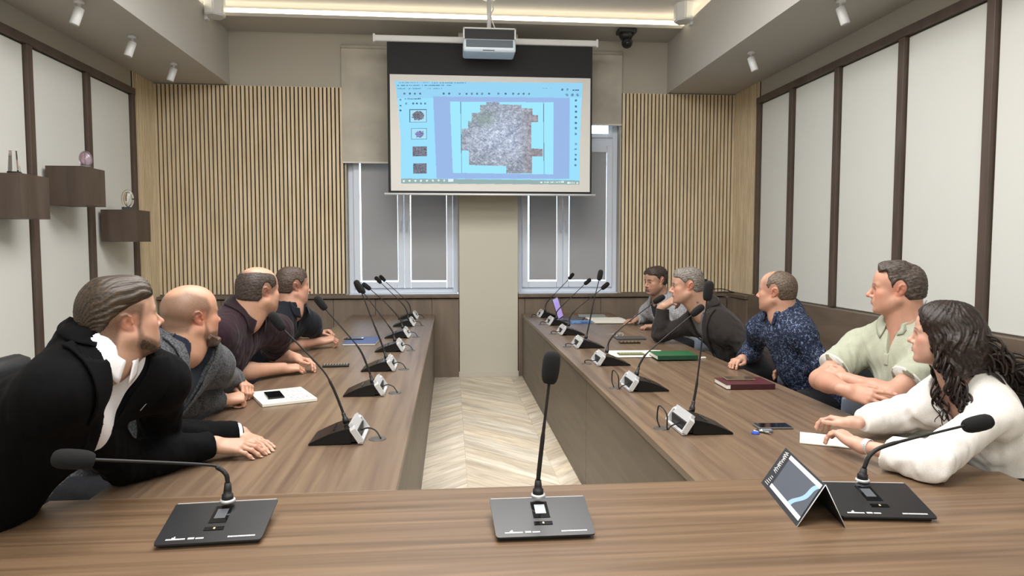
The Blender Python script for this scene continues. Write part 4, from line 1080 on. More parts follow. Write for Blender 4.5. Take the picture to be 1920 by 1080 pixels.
# ================================================================ people
def hexl(c): return np.array(srgb(c)[:3])
M['skin'] = mat('skin', rough=.48, sss=.12, attr='tint', spec=.4)
M['eyewhite'] = mat('eye_white', 'd9d2cb', .15)
M['iris'] = mat('iris', '3a2f28', .1)
def cloth(name, c1, c2, rough=.9, sc=300, b=.25, sheen=.08, sp=.22):
    m = noise_col(mat(name, rough=rough, sheen=sheen, spec=sp), c1, c2, (1, 1, 1), sc, 3)
    nt = m.node_tree; bs = nt.nodes['Principled BSDF']; n = [x for x in nt.nodes if x.type == 'TEX_NOISE'][0]
    bp = nt.nodes.new('ShaderNodeBump'); bp.inputs['Strength'].default_value = b; bp.inputs['Distance'].default_value = .001
    nt.links.new(n.outputs['Fac'], bp.inputs['Height']); nt.links.new(bp.outputs['Normal'], bs.inputs['Normal']); return m
def hairmat(name, c1, c2, X, sc=(220, 16, 220), rough=.42):
    m = mat(name, rough=rough, spec=.45); nt = m.node_tree; b = nt.nodes['Principled BSDF']
    g = nt.nodes.new('ShaderNodeNewGeometry'); mp = nt.nodes.new('ShaderNodeMapping'); mp.vector_type = 'TEXTURE'
    mp.inputs['Rotation'].default_value = Matrix(X.R.tolist()).to_euler(); mp.inputs['Location'].default_value = tuple(X.c)
    mp2 = nt.nodes.new('ShaderNodeMapping'); mp2.inputs['Scale'].default_value = sc
    n = nt.nodes.new('ShaderNodeTexNoise'); n.inputs['Scale'].default_value = 1; n.inputs['Detail'].default_value = 4
    r = nt.nodes.new('ShaderNodeValToRGB'); r.color_ramp.elements[0].position = .35; r.color_ramp.elements[1].position = .68
    r.color_ramp.elements[0].color = srgb(c1); r.color_ramp.elements[1].color = srgb(c2)
    bp = nt.nodes.new('ShaderNodeBump'); bp.inputs['Strength'].default_value = .5; bp.inputs['Distance'].default_value = .003
    L = nt.links.new; L(g.outputs['Position'], mp.inputs['Vector']); L(mp.outputs['Vector'], mp2.inputs['Vector']); L(mp2.outputs['Vector'], n.inputs['Vector'])
    L(n.outputs['Fac'], r.inputs['Fac']); L(r.outputs['Color'], b.inputs['Base Color']); L(n.outputs['Fac'], bp.inputs['Height']); L(bp.outputs['Normal'], b.inputs['Normal'])
    return m
def wnoise(P, s, seed=0):
    o = np.zeros(len(P)); rg = np.random.default_rng(seed)
    for k in range(5):
        a = nrm(rg.normal(size=3)); b = nrm(rg.normal(size=3)); f = (1+.45*k)/s
        o += np.sin(P@a*f*6.28+1.6*np.sin(P@b*f*4.1+k)+k)/(1+.5*k)
    return o/2.6
def folds(J, amp=.005, seed=1, spots=()):
    """soft cloth folds: stronger around elbows, armpits and waist"""
    pts = [J['ER'], J['EL'], J['SR']+(J['P']-J['SR'])*.3, J['SL']+(J['P']-J['SL'])*.3]+list(spots)
    s_ = J
    def f(P, d):
        w = np.full(len(P), .30)
        for q in pts: w = w+np.exp(-((P-q)**2).sum(1)/.013)
        n = wnoise(P*np.array([1, 1, .55]), s_.get('fold', .085), seed); n = np.sign(n)*np.abs(n)**.8
        return d+amp*np.minimum(w, 1.3)*n
    return f
TABLES = [(-1.146, -.176, 2.226, 8.01), (.820, 1.891, 2.226, 8.01), (-1.268, 1.940, 1.34, 2.234)]
class Person:
    def __init__(s, label, J, H, Nk, color, h=.0034, o=None, hands=(), size=1.0):
        """J joints, H head frame, color skin colour"""
        s.J, s.H, s.o, s.h, s.col = J, H, o or {}, h, hexl(color)*np.array([.80, .82, .86])
        for q in list(J):
            if isinstance(J[q], (tuple, list)): J[q] = np.array(J[q], float)
        J['P'] = J['P']+np.array([0, 0, .06]); J['N'] = J['N']+(H.c-J['N'])*J.get('rise', .12)
        for q in ('SR', 'SL'): J[q] = J[q]+np.array([0, 0, .012])
        r = nrm(J['SR']-J['SL']); u = nrm(J['N']-J['P']); f = np.cross(u, r)
        J['T'] = Xf(J['N'], f, np.cross(r, f))
        s.root = empty('person', (J['P'][0], J['P'][1], 0), 0, label, 'person', None)
        s.inv = Matrix.Translation((-J['P'][0], -J['P'][1], 0))
        s.hands = hands; s.nails = []; s.side = -1 if J['P'][0] < 0 else 1
        s.nb = H.p(0, -.030, -.062); s.nr = .054*H.k*J.get('neck', 1)
        s.body()
    def put(s, name, V, F, m, colors=None, parent=None, smooth=True):
        if name not in ('trousers', 'shoe', 'hair'): V = s.rest(V)
        o = npobj(name, V-np.array([s.J['P'][0], s.J['P'][1], 0]), F, m, parent or s.root, smooth, colors); return o
    def rest(s, V):
        """skin and cloth give way where they press on a table"""
        V = V.copy(); zt = s.J.get('zt', .7545)
        for b in TABLES:
            m = (V[:, 0] > b[0]) & (V[:, 0] < b[1]) & (V[:, 1] > b[2]) & (V[:, 1] < b[3]) & (V[:, 2] < zt) & (V[:, 2] > .60)
            if not m.any(): continue
            dz = zt-V[:, 2]; dx = (V[:, 0]-b[0]) if s.side < 0 else (b[1]-V[:, 0])
            up = m & ((dz < dx) | (dx > .30) | ((dz < .10) if b[3] < 3 else (dz < 0))); V[up, 2] = zt+.0004*(V[up, 2]-.70)
            sd = m & ~up; V[sd, 0] = b[0]-.002 if s.side < 0 else b[1]+.002
        return V
    def skull_sdf(s):
        S = Sdf(); skull(S, s.H, s.o); H = s.H
        S.cone(s.nb+(s.J['N']-s.nb)*.45, s.nb, s.nr*1.05, s.nr*.98, .04); S.cone(s.nb+(s.J['N']+s.J['T'].v(0, -.02, 0)-s.nb)*.35, H.p(0, -.055, -.02), s.nr*.98, s.nr*.8, .04)
        return S
    def body(s):
        S = Sdf(); J = s.J; H = s.H
        torso(S, J, -.012, .05, False)
        S.cone(J['N']-J['T'].v(0, 0, .02), s.nb, s.nr*1.12, s.nr*.98, .04)
        S.cone(J['N']+J['T'].v(0, -.02, .0), H.p(0, -.055, -.02), s.nr*1.0, s.nr*.8, .04)
        S.cone(J['N']+J['T'].v(0, .045, -.02), H.p(0, .02, -.085), s.nr*.55, s.nr*.6, .05)
        for sd in 'RL':
            if J.get('noarm') == sd: continue
            arm(S, J, sd, -.001, 2.0, r=.95)
        for sd, X, pose in s.hands: hand(S, X, sd, pose, s.nails)
        head(S, H, s.o)
        V, F = S.mesh(s.h); s.V = V
        # skin colours: lips, cheeks, brows, cropped hair and stubble where they are
        L = H.loc(V); c = np.tile(s.col, (len(V), 1)); x = np.abs(L[:, 0]); y, z = L[:, 1], L[:, 2]
        hd = (np.abs(L).max(1) < .16)
        def mix(c, w, col): w = np.clip(w, 0, 1)[:, None]; return c*(1-w)+hexl(col)*w
        blot = 1+.05*wnoise(V, .05, 3); c = c*blot[:, None]
        red = s.o.get('red', .35)
        c = mix(c, hd*red*np.exp(-((x-.045)**2+(y-.07)**2+(z+.03)**2)/.0009), 'c07a66')
        c = mix(c, hd*red*1.1*np.exp(-((x)**2+(y-.115)**2+(z+.035)**2)/.0004), 'c4806c')
        c = mix(c, hd*red*1.2*np.exp(-((x-.08)**2+(y+.012)**2+(z+.004)**2)/.0012), 'c0755f')
        lip = np.maximum(0, 1-((x/.024)**2+((z+.070)/.0105)**2))*(y > .085)
        c = mix(c, hd*np.minimum(1, lip*2.2)*.75, s.o.get('lipc', 'a8685e'))
        bt = s.o.get('browth', .0062)
        bz = .0195-.9*np.maximum(0, x-.034)**1.2; w = sstep((bt-np.abs(z-bz-.001))/.0025)*sstep((.050-x)/.006)*sstep((x-.008)/.005)*(y > .05)
        c = mix(c, hd*w*s.o.get('brow', .95), s.o.get('browc', '3a2a20'))
        if s.o.get('lash', 1):
            lw = np.exp(-(((x-.0315)/.013)**2)**2)*np.exp(-((z+.0045+.001)/.0055)**2)*(y > .077)
            c = mix(c, hd*lw*.75, '3a261e')
        if 'crop' in s.o:      # closely cropped hair shown as skin colour
            pg, col, st = s.o['crop']; g = poly2(np.stack([y, z], 1), pg); n = wnoise(V, .006, 8)*.10
            c = mix(c, hd*sstep((-g+.004)/.018)*(st+n)*(np.hypot(x/.09, 0) < 2), col)
        for pg, col, st in s.o.get('stub', ()):
            g = poly2(np.stack([y, z], 1), pg); n = wnoise(V, .005, 5)*.10
            c = mix(c, hd*sstep((-g+.003)/.014)*(st+n), col)
        for q, r in s.nails:
            d = np.sqrt(((V-q)**2).sum(1)); c = mix(c, sstep((r-d)/.002)*.55, 'd9a898')
        for q, pose in ((X.c, 0) for _, X, _p in s.hands):
            d = np.sqrt(((V-q)**2).sum(1)); kk = sstep((d-.08)/.05)*sstep((.24-d)/.05); c = mix(c, kk*.22*(.5+.5*wnoise(V, .02, 2)), 'bb7a66')
        s.b = s.put('body', V, F, M['skin'], np.clip(c, 0, 1))
        for sx in (-1, 1):      # eyes in their sockets
            ctr = H.p(sx*.0315, .0752, -.004); r = .0118*H.k
            g = s.o.get('gaze', (0, 1, 0)); gd = nrm(H.v(*g))
            v_, f_ = [], []
            bm = bmesh.new(); bmesh.ops.create_uvsphere(bm, u_segments=20, v_segments=14, radius=r)
            q = Vector((0, 0, 1)).rotation_difference(Vector(gd))
            for v in bm.verts: v.co = q @ v.co
            for v in bm.verts: v.co += Vector(ctr-np.array([J['P'][0], J['P'][1], 0]))
            bm.faces.ensure_lookup_table()
            e = wobj('eye', bm, M['eyewhite'], s.root, True); e.data.materials.append(s.o.get('irism', M['iris']))
            cc = Vector(ctr-np.array([J['P'][0], J['P'][1], 0]))
            for p in e.data.polygons:
                if (p.center-cc).normalized().dot(Vector(gd)) > .86: p.material_index = 1
    def hair(s, pg, t, m, h=None, w=.016, gx=None, groove=None, top=None, xrec=0, name='hair', noise=.0015, nf=.016, lab=None, extra=None, ears=True):
        S = s.skull_sdf(); H = s.H
        if extra: extra(S, H)
        def post(P, d):
            L = H.loc(P); x = np.abs(L[:, 0]); yy = L[:, 1]+xrec*np.maximum(0, x-.02)
            g = poly2(np.stack([yy, L[:, 2]], 1), pg)
            if gx is not None: g = np.maximum(g, gx(L))
            if ears: g = np.maximum(g, .019-np.sqrt((L[:, 1]+.011)**2+(L[:, 2]*.60+.001)**2)-(x < .05)*.1)
            th = t+(top(L) if top else 0)
            a = sstep(-g/w)
            d2 = d/H.k-(th*a-.004*(1-a)-.0015)
            if groove:
                d2 = d2+groove(L)*a
            d2 = d2+noise*wnoise(P, nf, 12)*a
            return d2*H.k
        S.posts.append(post)
        V, F = S.mesh(h or s.h*.85, pad=.05); o = s.put(name, V, F, m)
        if lab: o['label'] = lab
        return o
    def shirt(s, m, e=.010, sl=(.62, .62), h=.0055, name='shirt', amp=.004, seed=1, neck=None, cut=None, wide=1.0, spots=(), lab=None, k=.05, low=True, sr=1.0, extra=None, trim=None):
        J = s.J; S = Sdf(); torso(S, J, e, k, low); T_ = J['T']
        ends = []
        for sd, q in zip('RL', sl):
            if q is not None: ends.append((arm(S, J, sd, e*wide, q, True, sr), sd, q))
        if extra: extra(S)
        nc = neck if neck is not None else .012
        a, b = J['N']-T_.v(0, 0, .01), s.nb+(s.nb-J['N'])*1.0
        S.cone(a, b, s.nr*1.12+nc, s.nr*1.12+nc, .012, '-')
        S.posts.append(folds(J, amp, seed, spots))
        if cut: S.posts.append(cut)
        s.Sg = S; V, F = S.mesh(h); o = s.put(name, V, F, m)
        if lab: o['label'] = lab
        return o
    def vcut(s, zb, slope, xc=0, w0=0.0):
        """removal of the open front: V with its point zb below the neck base"""
        T_ = s.J['T']
        def f(P, d):
            L = T_.loc(P); v = (L[:, 2]-zb)*slope+w0-np.abs(L[:, 0]-xc)
            return np.maximum(d, np.minimum(v*.8, L[:, 1]+.01))
        return f
    def panel(s, name, region, m, e, th=.0028, h=.0035, k=.05, lab=None, extra=None):
        """thin cloth piece lying on the torso at offset e where region(L) < 0"""
        S = Sdf(); torso(S, s.J, e, k, True); T_ = s.J['T']
        if extra: extra(S)
        S.posts.append(lambda P, d: np.maximum(np.abs(d)-th, region(T_.loc(P))))
        V, F = S.mesh(h); o = s.put(name, V, F, m)
        if lab: o['label'] = lab
        return o
    def collar(s, m, hgt=.035, fall=.045, r=None, op=28, tip=.03, lean=.0, name='collar', th=.0035, out=.022, lab=None, drop=.0, fr=.02, zoff=0):
        """fold-over collar swept round the neck; op = half opening angle at the front"""
        J = s.J; T_ = J['T']; r = (r or s.nr*1.12+.010); n = 44; prof_n = 9
        ax = nrm(s.nb-J['N']); ax = nrm(ax+T_.v(0, 0, .6)); fw = nrm(T_.v(0, 1, 0)-ax*(T_.v(0, 1, 0)@ax)); rt = np.cross(fw, ax)
        base = J['N']+T_.v(0, 0, zoff+.022)-ax*.004
        V = []; F = []
        angs = np.linspace(math.radians(op), 2*PI-math.radians(op), n)
        for i, a in enumerate(angs):
            fr_ = max(0, math.cos(a)); bk = max(0, -math.cos(a)); dr = rt*math.sin(a)*1.0+fw*math.cos(a)
            c = base-ax*(fr_*(fr+drop))+ax*bk*.012
            endw = (1-sstep(min(i, n-1-i)/9.))
            fl = fall+tip*endw
            h0 = hgt*(1-.35*fr_)
            pr = [(r+.004, -.012), (r, 0), (r, h0*.6), (r+.001, h0), (r+.005, h0+.003), (r+.009, h0-.001), (r+.009+out*.35, h0-fl*.35), (r+.009+out*.75, h0-fl*.72), (r+.009+out, h0-fl)]
            for rr, hh in pr: V.append(c+dr*rr+ax*hh)
        k = len(pr)
        V = np.array(V); V = V.reshape(n, k, 3)
        # lay the fold on the cloth below it
        W_ = V[:, 4:, :].reshape(-1, 3).copy()
        for it in range(5):
            d = s.Sg.ev(W_); g_ = np.stack([s.Sg.ev(W_+dd*.004)-d for dd in np.eye(3)], 1); g_ /= (np.linalg.norm(g_, axis=1, keepdims=True)+1e-9)
            g_[:, 2] += .5; W_ += g_*np.clip(.0055-d, 0, .010)[:, None]
            Q_ = W_.reshape(n, -1, 3)
            if it < 4: Q_[1:-1] = Q_[1:-1]*.4+(Q_[:-2]+Q_[2:])*.3; W_ = Q_.reshape(-1, 3)
        V[:, 4:, :] = W_.reshape(n, -1, 3)
        # thickness
        Nn = np.zeros_like(V)
        du = np.gradient(V, axis=0); dv = np.gradient(V, axis=1); Nn = np.cross(du, dv); Nn /= (np.linalg.norm(Nn, axis=2, keepdims=True)+1e-9)
        A = (V+Nn*th*.5).reshape(-1, 3); B = (V-Nn*th*.5).reshape(-1, 3); Nv = len(A); P = np.concatenate([A, B])
        for i in range(n-1):
            for j in range(k-1):
                q = i*k+j; F.append((q, q+1, q+k+1, q+k)); F.append((Nv+q, Nv+q+k, Nv+q+k+1, Nv+q+1))
        for j in range(k-1):
            F.append((j, Nv+j, Nv+j+1, j+1)); q = (n-1)*k+j; F.append((q, q+1, Nv+q+1, Nv+q))
        for i in range(n-1):
            q = i*k; F.append((q, q+k, Nv+q+k, Nv+q)); q = i*k+k-1; F.append((q, Nv+q, Nv+q+k, q+k))
        o = s.put(name, P, F, m)
        if lab: o['label'] = lab
        return o
    def cuff(s, sd, q, m, r, ln=.012, th=.004, name='cuff', lab=None):
        """ring at fraction q (1..2 forearm, 0..1 upper arm)"""
        J = s.J; a, b = (J['S'+sd], J['E'+sd]) if q <= 1 else (J['E'+sd], J['W'+sd]); f = q if q <= 1 else q-1
        c = a+(b-a)*f; d = nrm(b-a)
        off = np.array([J['P'][0], J['P'][1], 0])
        bm = bmesh.new(); V_, F_ = tube_data([c-d*ln-off, c-off, c-off, c-d*ln*.9-off], [r, r, r-th, r-th], 28, False)
        vs = [bm.verts.new(v) for v in V_]
        for f_ in F_: bm.faces.new([vs[i] for i in f_])
        o = wobj(name, bm, m, s.root, True)
        if lab: o['label'] = lab
        return o
    def trousers(s, m, m2, face):
        """seated legs, feet flat on the floor; face = body direction"""
        J = s.J; P = J['P']; f = nrm(np.array([face[0], face[1], 0])); r = np.cross(f, (0, 0, 1.)); S = Sdf(); w = J.get('w', 1)
        S.ell(P-np.array([0, 0, .01]), np.stack([r, f, (0, 0, 1)], 1), (.185*w, .155, .125), .03)
        for sg, sd in ((1, 'R'), (-1, 'L')):
            h_ = P+r*sg*.09+np.array([0, 0, -.01]); h_[2] = min(h_[2], .61); kn = h_+f*.43+r*sg*.05; kn[2] = .55; an = kn+f*.02; an[2] = .10
            S.cone(h_, kn, .088, .066, .03); S.cone(kn, an, .064, .046, .02, '+', True); S.ell(kn, np.eye(3), (.066, .066, .066), .02)
            B = Sdf(); fx = np.stack([r, f, (0, 0, 1)], 1)
            B.cone(an+(0, 0, .02), an-(0, 0, .04), .038, .042, .02); B.ell(an+f*.06-np.array([0, 0, .055]), fx, (.045, .125, .040), .02); B.box(an+f*.055-np.array([0, 0, .088]), fx, (.046, .14, .011), .008, .01)
            V, F = B.mesh(.006); s.put('shoe', V, F, m2)
        S.posts.append(lambda Q, d: d+.004*wnoise(Q, .12, 4))
        V, F = S.mesh(.008); s.put('trousers', V, F, m)
# hand poses (curl angles mcp, pip, dip)
FLAT = dict(i=(8, 12, 8), m=(8, 14, 8), r=(8, 14, 8), l=(8, 14, 8))
RELAX = dict(i=(22, 32, 18), m=(26, 36, 20), r=(30, 38, 22), l=(32, 38, 22))
FIST = dict(i=(62, 78, 42), m=(66, 82, 45), r=(70, 84, 45), l=(72, 84, 45), t=((-.030, .030, -.014), (-.040, .058, -.026), (-.024, .078, -.038), (-.004, .086, -.044)))
CUP = dict(i=(40, 50, 25), m=(44, 54, 28), r=(48, 56, 28), l=(50, 56, 28), t=((-.030, .030, -.014), (-.044, .060, -.024), (-.038, .088, -.032), (-.030, .108, -.040)))
SHOE = mat('dark_shoe', '17161a', .35)
HAIR = [(.098, .055), (.09, .13), (-.14, .15), (-.16, -.02), (-.12, -.050), (-.05, -.052), (-.028, -.030), (-.018, .012), (.010, .016), (.014, -.022), (.026, -.020), (.030, .018), (.048, .040), (.062, .052)]
def L1():
    H = Xf(W(226, 597, 2.16), (.66, .72, .12), (-.06, -.10, 1), 1.0)
    J = dict(P=(-1.56, 2.02, .56), N=W(194, 674, 2.13), SR=W(104, 748, 1.95), SL=W(300, 722, 2.34), ER=T(232, 868, .822), WR=T(402, 838, .80)+np.array([0, 0, .01]), EL=(-1.08, 2.62, .825), WL=T(452, 812, .80), w=1.1, belly=1.0, arm=1.12, neck=1.12, dep=1.1)
    wr, wl = np.array(J['WR']), np.array(J['WL'])
    hr = Xf(wr, nrm(np.array([.97, .10, -.10])), (.0, -.30, 1), 1.05); hl = Xf(wl+np.array([0, 0, -.012]), nrm(np.array([.75, -.62, -.05])), (0, .0, 1), 1.05)
    buzz = [(.05, .050), (.0, .058), (-.14, .040), (-.14, -.085), (-.05, -.082), (-.03, -.03), (-.02, .01), (.012, .012), (.02, -.03), (.03, -.02), (.045, .03)]
    beard = [(.012, -.012), (.028, -.012), (.034, -.05), (.075, -.080), (.12, -.080), (.12, -.135), (.03, -.14), (.0, -.08)]
    p = Person('man in black suit and white shirt nearest the camera on the left', J, H, None, 'c49a80', .0030,
               dict(crop=(buzz, '46362a', .74), stub=((beard, '4a372c', .75),), red=.5, jaw=1.06, nose=1.0, browc='5a4434'),
               [('R', hr, dict(FLAT, i=(14, 24, 14), m=(14, 22, 12), r=(14, 22, 12), l=(12, 22, 12))), ('L', hl, dict(FLAT, si=-8, sl=14))])
    hm = hairmat('slicked_brown_hair', '1b130d', '473828', H, (210, 9, 210), .48)
    top = [(.096, .050), (.105, .14), (-.17, .16), (-.18, -.06), (-.105, -.055), (-.075, -.028), (-.045, .008), (0, .032), (.045, .044)]
    p.hair(top, .007, hm, .0026, .024, groove=lambda L: .0014*np.sin(np.arctan2(L[:, 0], L[:, 2]+.02)*40+2*np.sin(L[:, 1]*30)+np.sin(L[:, 1]*70+L[:, 0]*50)), top=lambda L: .012*sstep((L[:, 2]-.03)/.07)*sstep((L[:, 1]+.13)/.10), noise=.0006, ears=False)
    bm_ = hairmat('brown_beard', '2c2019', '55402f', H, (200, 200, 60))
    p.hair([(.022, -.040), (.032, -.055), (.072, -.088), (.075, -.092), (.12, -.090), (.13, -.14), (.02, -.15), (.004, -.075)], .004, bm_, .0028, .012, name='beard', ears=False, extra=lambda S, X: S.cone(X.p(-.012, .080, -.103), X.p(.012, .080, -.103), .0155*X.k, .0155*X.k, .02*X.k), noise=.0012, nf=.01)
    blk = cloth('black_suit', '040405', '08080a', sc=500, b=.15, sheen=0, sp=.12)
    p.shirt(cloth('white_shirt', 'dcdce0', 'efeff2', .7, 500, .1), .008, (.8, .8), name='shirt', amp=.002, low=False, neck=.004)
    wc = cloth('white_collar', 'e2e2e4', 'f2f2f4', .7, 500, .1)
    p.collar(wc, .028, .036, r=s_r(p, .004), op=13, tip=.026, out=.020, lab='white shirt collar')
    p.shirt(blk, .020, (1.95, 1.93), name='jacket', amp=.007, cut=p.vcut(-.26, .27, 0, .006), neck=.016, wide=.85)
    reg = lambda L: np.maximum.reduce([np.abs(np.abs(L[:, 0])-((L[:, 2]+.26)*.27)-.028-.016*sstep((L[:, 2]+.20)/.12))-.026-.014*sstep((L[:, 2]+.20)/.12), -L[:, 1]-.02, L[:, 2]-.045, -.255-L[:, 2]])
    p.panel('lapels', reg, blk, .030, .004)
    p.collar(blk, .020, .042, r=s_r(p, .018), op=66, tip=0, name='jacket_collar', out=.026, zoff=-.004, th=.004)
    p.cuff('L', 1.975, wc, .041, .02, name='shirt_cuff')
    p.cuff('L', 1.999, M['black_pl'], .034, .018, .004, 'watch')
    q = p.J['T']; off = np.array([J['P'][0], J['P'][1], 0]); b_ = W(263, 770, 2.19)
    tube('pocket_clip', [b_-off, W(278, 752, 2.2)-off, W(281, 738, 2.2)-off, W(272, 745, 2.2)-off, W(262, 764, 2.19)-off], .0013, M['silver'], p.root, 6)
    p.trousers(blk, SHOE, (1, .05)); return p
def s_r(p, a): return p.nr*1.12+a
def R5():
    H = Xf(W(1768, 628, 2.47), (-.78, .62, .04), (0, 0, 1), .96)
    J = dict(P=(2.22, 2.46, .56), N=W(1806, 726, 2.47), SL=W(1862, 782, 2.32), SR=W(1738, 766, 2.60), EL=T(1735, 866, .81)+np.array([.0, -.02, 0]), WL=T(1606, 838, .80), ER=(1.91, 2.70, .84), WR=T(1598, 797, .81), w=.84, belly=.80, arm=.80, neck=.80, dep=.80, zt=.758, fold=.13)
    J['WR'] = np.array(J['WR'])+(0, 0, .012); J['WL'] = np.array(J['WL'])+(0, 0, .012)
    hl = Xf(J['WL'], nrm(np.array([-.16, .95, .22])), nrm(np.array([.25, -.1, 1])), .96); hr = Xf(J['WR'], nrm(np.array([-.62, .78, .02])), (0, .3, 1), .90)
    p = Person('woman with long dark curly hair in a white blouse at the right table', J, H, None, 'd3a48c', .0030,
               dict(jaw=.90, fw=.95, nose=.86, lips=1.1, lipc='b26a64', red=.35, brow=.8, browc='35241c', browth=.0035, eye=.0046),
               [('L', hl, dict(RELAX, i=(22, 24, 14), m=(28, 32, 18), r=(34, 36, 20), l=(38, 38, 22), t=((-.030, .030, -.014), (-.042, .060, -.022), (-.034, .088, -.026), (-.026, .108, -.030)))), ('R', hr, dict(RELAX))])
    wh = cloth('white_blouse', 'e0deda', 'eeece8', .8, 300, .05, .05)
    T_ = p.J['T']
    def puff(S):
        for sd in 'RL':
            E_, W_, S_ = p.J['E'+sd], p.J['W'+sd], p.J['S'+sd]
            S.cone(S_, E_, .050, .064, .04); S.cone(E_, E_+(W_-E_)*.62, .062, .056, .04); S.cone(E_+(W_-E_)*.55, E_+(W_-E_)*.80, .056, .036, .03, '+', True)
    p.shirt(wh, .012, (1.8, 1.8), name='blouse', amp=.010, seed=5, neck=.020, cut=p.vcut(-.15, .42, 0, .008), extra=puff, h=.005)
    w = p.J['WL']+(p.J['EL']-p.J['WL'])*.16; d = nrm(p.J['WL']-p.J['EL']); off = np.array([J['P'][0], J['P'][1], 0])
    bm = bmesh.new(); a = nrm(np.cross(d, (0, 0, 1.))); b = np.cross(a, d)
    for k in range(22):
        for j in (-1, 0, 1):
            t_ = 2*PI*(k+.5*(j % 2))/22; c = w+d*j*.0068+(a*math.cos(t_)+b*math.sin(t_))*.0275-off
            Mx = Matrix((d, -a*math.sin(t_)+b*math.cos(t_), a*math.cos(t_)+b*math.sin(t_))).transposed().to_4x4(); Mx.translation = Vector(c)
            add_box(bm, -.0031, .0031, -.0034, .0034, -.0012, .0012, .0006, Mx)
    wobj('watch_bracelet', bm, M['silver'], p.root)
    hc(p)
    p.trousers(cloth('dark_trousers', '1c1c20', '26262b'), SHOE, (-1, .1)); return p
def hc(p):
    """long curly hair: a mass round the head and down the back, with many curled locks"""
    H = p.H; J = p.J; off = np.array([J['P'][0], J['P'][1], 0]); T_ = J['T']
    m = hairmat('dark_curly_hair', '0d0806', '2c1b13', H, (160, 110, 28), .5)
    S = Sdf(); k = H.k
    S.ell(H.p(0, -.030, .040), H.R, np.array([.100, .108, .100])*k, .01)
    S.ell(H.p(0, .022, .062), H.R, np.array([.086, .075, .070])*k, .03)
    S.ell(H.p(0, -.070, -.035), H.R, np.array([.105, .080, .11])*k, .04)
    for sx in (-1, 1):
        S.cone(H.p(sx*.066, .030, .045), H.p(sx*.078, .008, -.05), .024*k, .022*k, .03)
        S.cone(H.p(sx*.080, -.04, -.02), H.p(sx*.090, -.06, -.13), .036*k, .03*k, .04)
    S.cone(H.p(0, -.085, -.05), T_.p(0, -.15, -.06), .085, .075, .05); S.cone(T_.p(0, -.15, -.06), T_.p(.02, -.17, -.27), .08, .05, .05)
    S.cone(T_.p(.05, -.14, -.03), T_.p(.13, -.15, -.22), .06, .04, .04); S.cone(T_.p(-.05, -.14, -.03), T_.p(-.11, -.14, -.22), .06, .04, .04)
    # keep the face free
    S.ell(H.p(0, .090, -.012), H.R, np.array([.060, .066, .100])*k, .010, '-'); S.ell(H.p(0, .10, -.13), H.R, np.array([.06, .09, .09])*k, .02, '-')
    def post(P, d):
        L = H.loc(P); a = np.arctan2(L[:, 0], L[:, 1]+.02)
        lw = .35+.65*sstep((.06-L[:, 2])/.12); wv = 3.2*np.sin(L[:, 2]*42+a*3)
        return d+lw*(.0035*np.sin(a*19+wv)+.004*wnoise(P, .045, 2))+.0012*np.sin(a*55+wv*2+L[:, 0]*90)
    S.posts.append(post)
    V, F = S.mesh(.0034, .03); p.put('hair', V, F, m)
    rg = random.Random(8); bmL = bmesh.new()
    def lock(a, b, n=3.5, r=.008, R=.014, bow=(0, 0, 0), taper=.35):
        a = np.array(a); b = np.array(b); N_ = int(14+n*9); d = nrm(b-a); u = nrm(np.cross(d, (.3, .9, .2))); v = np.cross(d, u); ph = rg.uniform(0, 6)
        P = []
        for i in range(N_):
            t = i/(N_-1); c = a+(b-a)*t+np.array(bow)*math.sin(PI*t); q = ph+t*n*2*PI; rr = R*min(1, t*4+.25)
            P.append(c+(u*math.cos(q)+v*math.sin(q))*rr-off)
        add_tube(bmL, P, [r*(1-(1-taper)*(i/(N_-1))**2) for i in range(N_)], 7)
    # side locks falling before the shoulder, right and left of the face
    for i in range(26):
        x0 = -.070-rg.uniform(0, .025); a = H.p(x0, rg.uniform(-.02, .035), rg.uniform(-.05, .0)); b = T_.p(-.08-rg.uniform(-.04, .07), .12+rg.uniform(-.03, .03), -.07-rg.uniform(0, .08))
        lock(a, b, rg.uniform(2.5, 4), rg.uniform(.0035, .0065), rg.uniform(.009, .018), T_.v(0, .03, 0))
    for i in range(18):
        a = H.p(.072+rg.uniform(0, .02), rg.uniform(-.03, .03), rg.uniform(-.08, -.02)); b = T_.p(.02+rg.uniform(-.03, .05), .13+rg.uniform(-.03, .02), -.06-rg.uniform(0, .10))
        lock(a, b, rg.uniform(2, 3.5), rg.uniform(.003, .005), rg.uniform(.008, .014), T_.v(.01, .03, 0))
    for i in range(80):
        t = rg.uniform(-1, 1); a = H.p(t*.09, -.09-rg.uniform(0, .03), rg.uniform(-.10, .04)); b = T_.p(t*.16+rg.uniform(-.03, .03), -.17+rg.uniform(-.03, .02), -.18-rg.uniform(0, .18))
        lock(a, b, rg.uniform(2.5, 5), rg.uniform(.004, .0075), rg.uniform(.011, .022), T_.v(t*.04, -.02, 0))
    for i in range(46):
        t = rg.uniform(0, 1); a = H.p(.09, -.02-t*.08, rg.uniform(-.06, .05)); b = T_.p(.10+t*.10+rg.uniform(-.02, .03), -.06-t*.1, -.06-rg.uniform(0, .22))
        lock(a, b, rg.uniform(2.5, 4.5), rg.uniform(.0035, .0065), rg.uniform(.011, .02), T_.v(.03, 0, 0))
    for i in range(26):
        a_ = rg.uniform(0, 2*PI); a = H.p(.09*math.sin(a_), -.02+.08*math.cos(a_), .09+rg.uniform(-.02, .02)); b = a+H.v(rg.uniform(-.04, .04), rg.uniform(-.04, .03), rg.uniform(.0, .02))
        lock(a, b, 1, .0008, .008, H.v(0, 0, .012), .6)
    Vc = np.array([v.co[:] for v in bmL.verts])+off; Vc = p.rest(Vc)-off
    for v, q in zip(bmL.verts, Vc): v.co = q
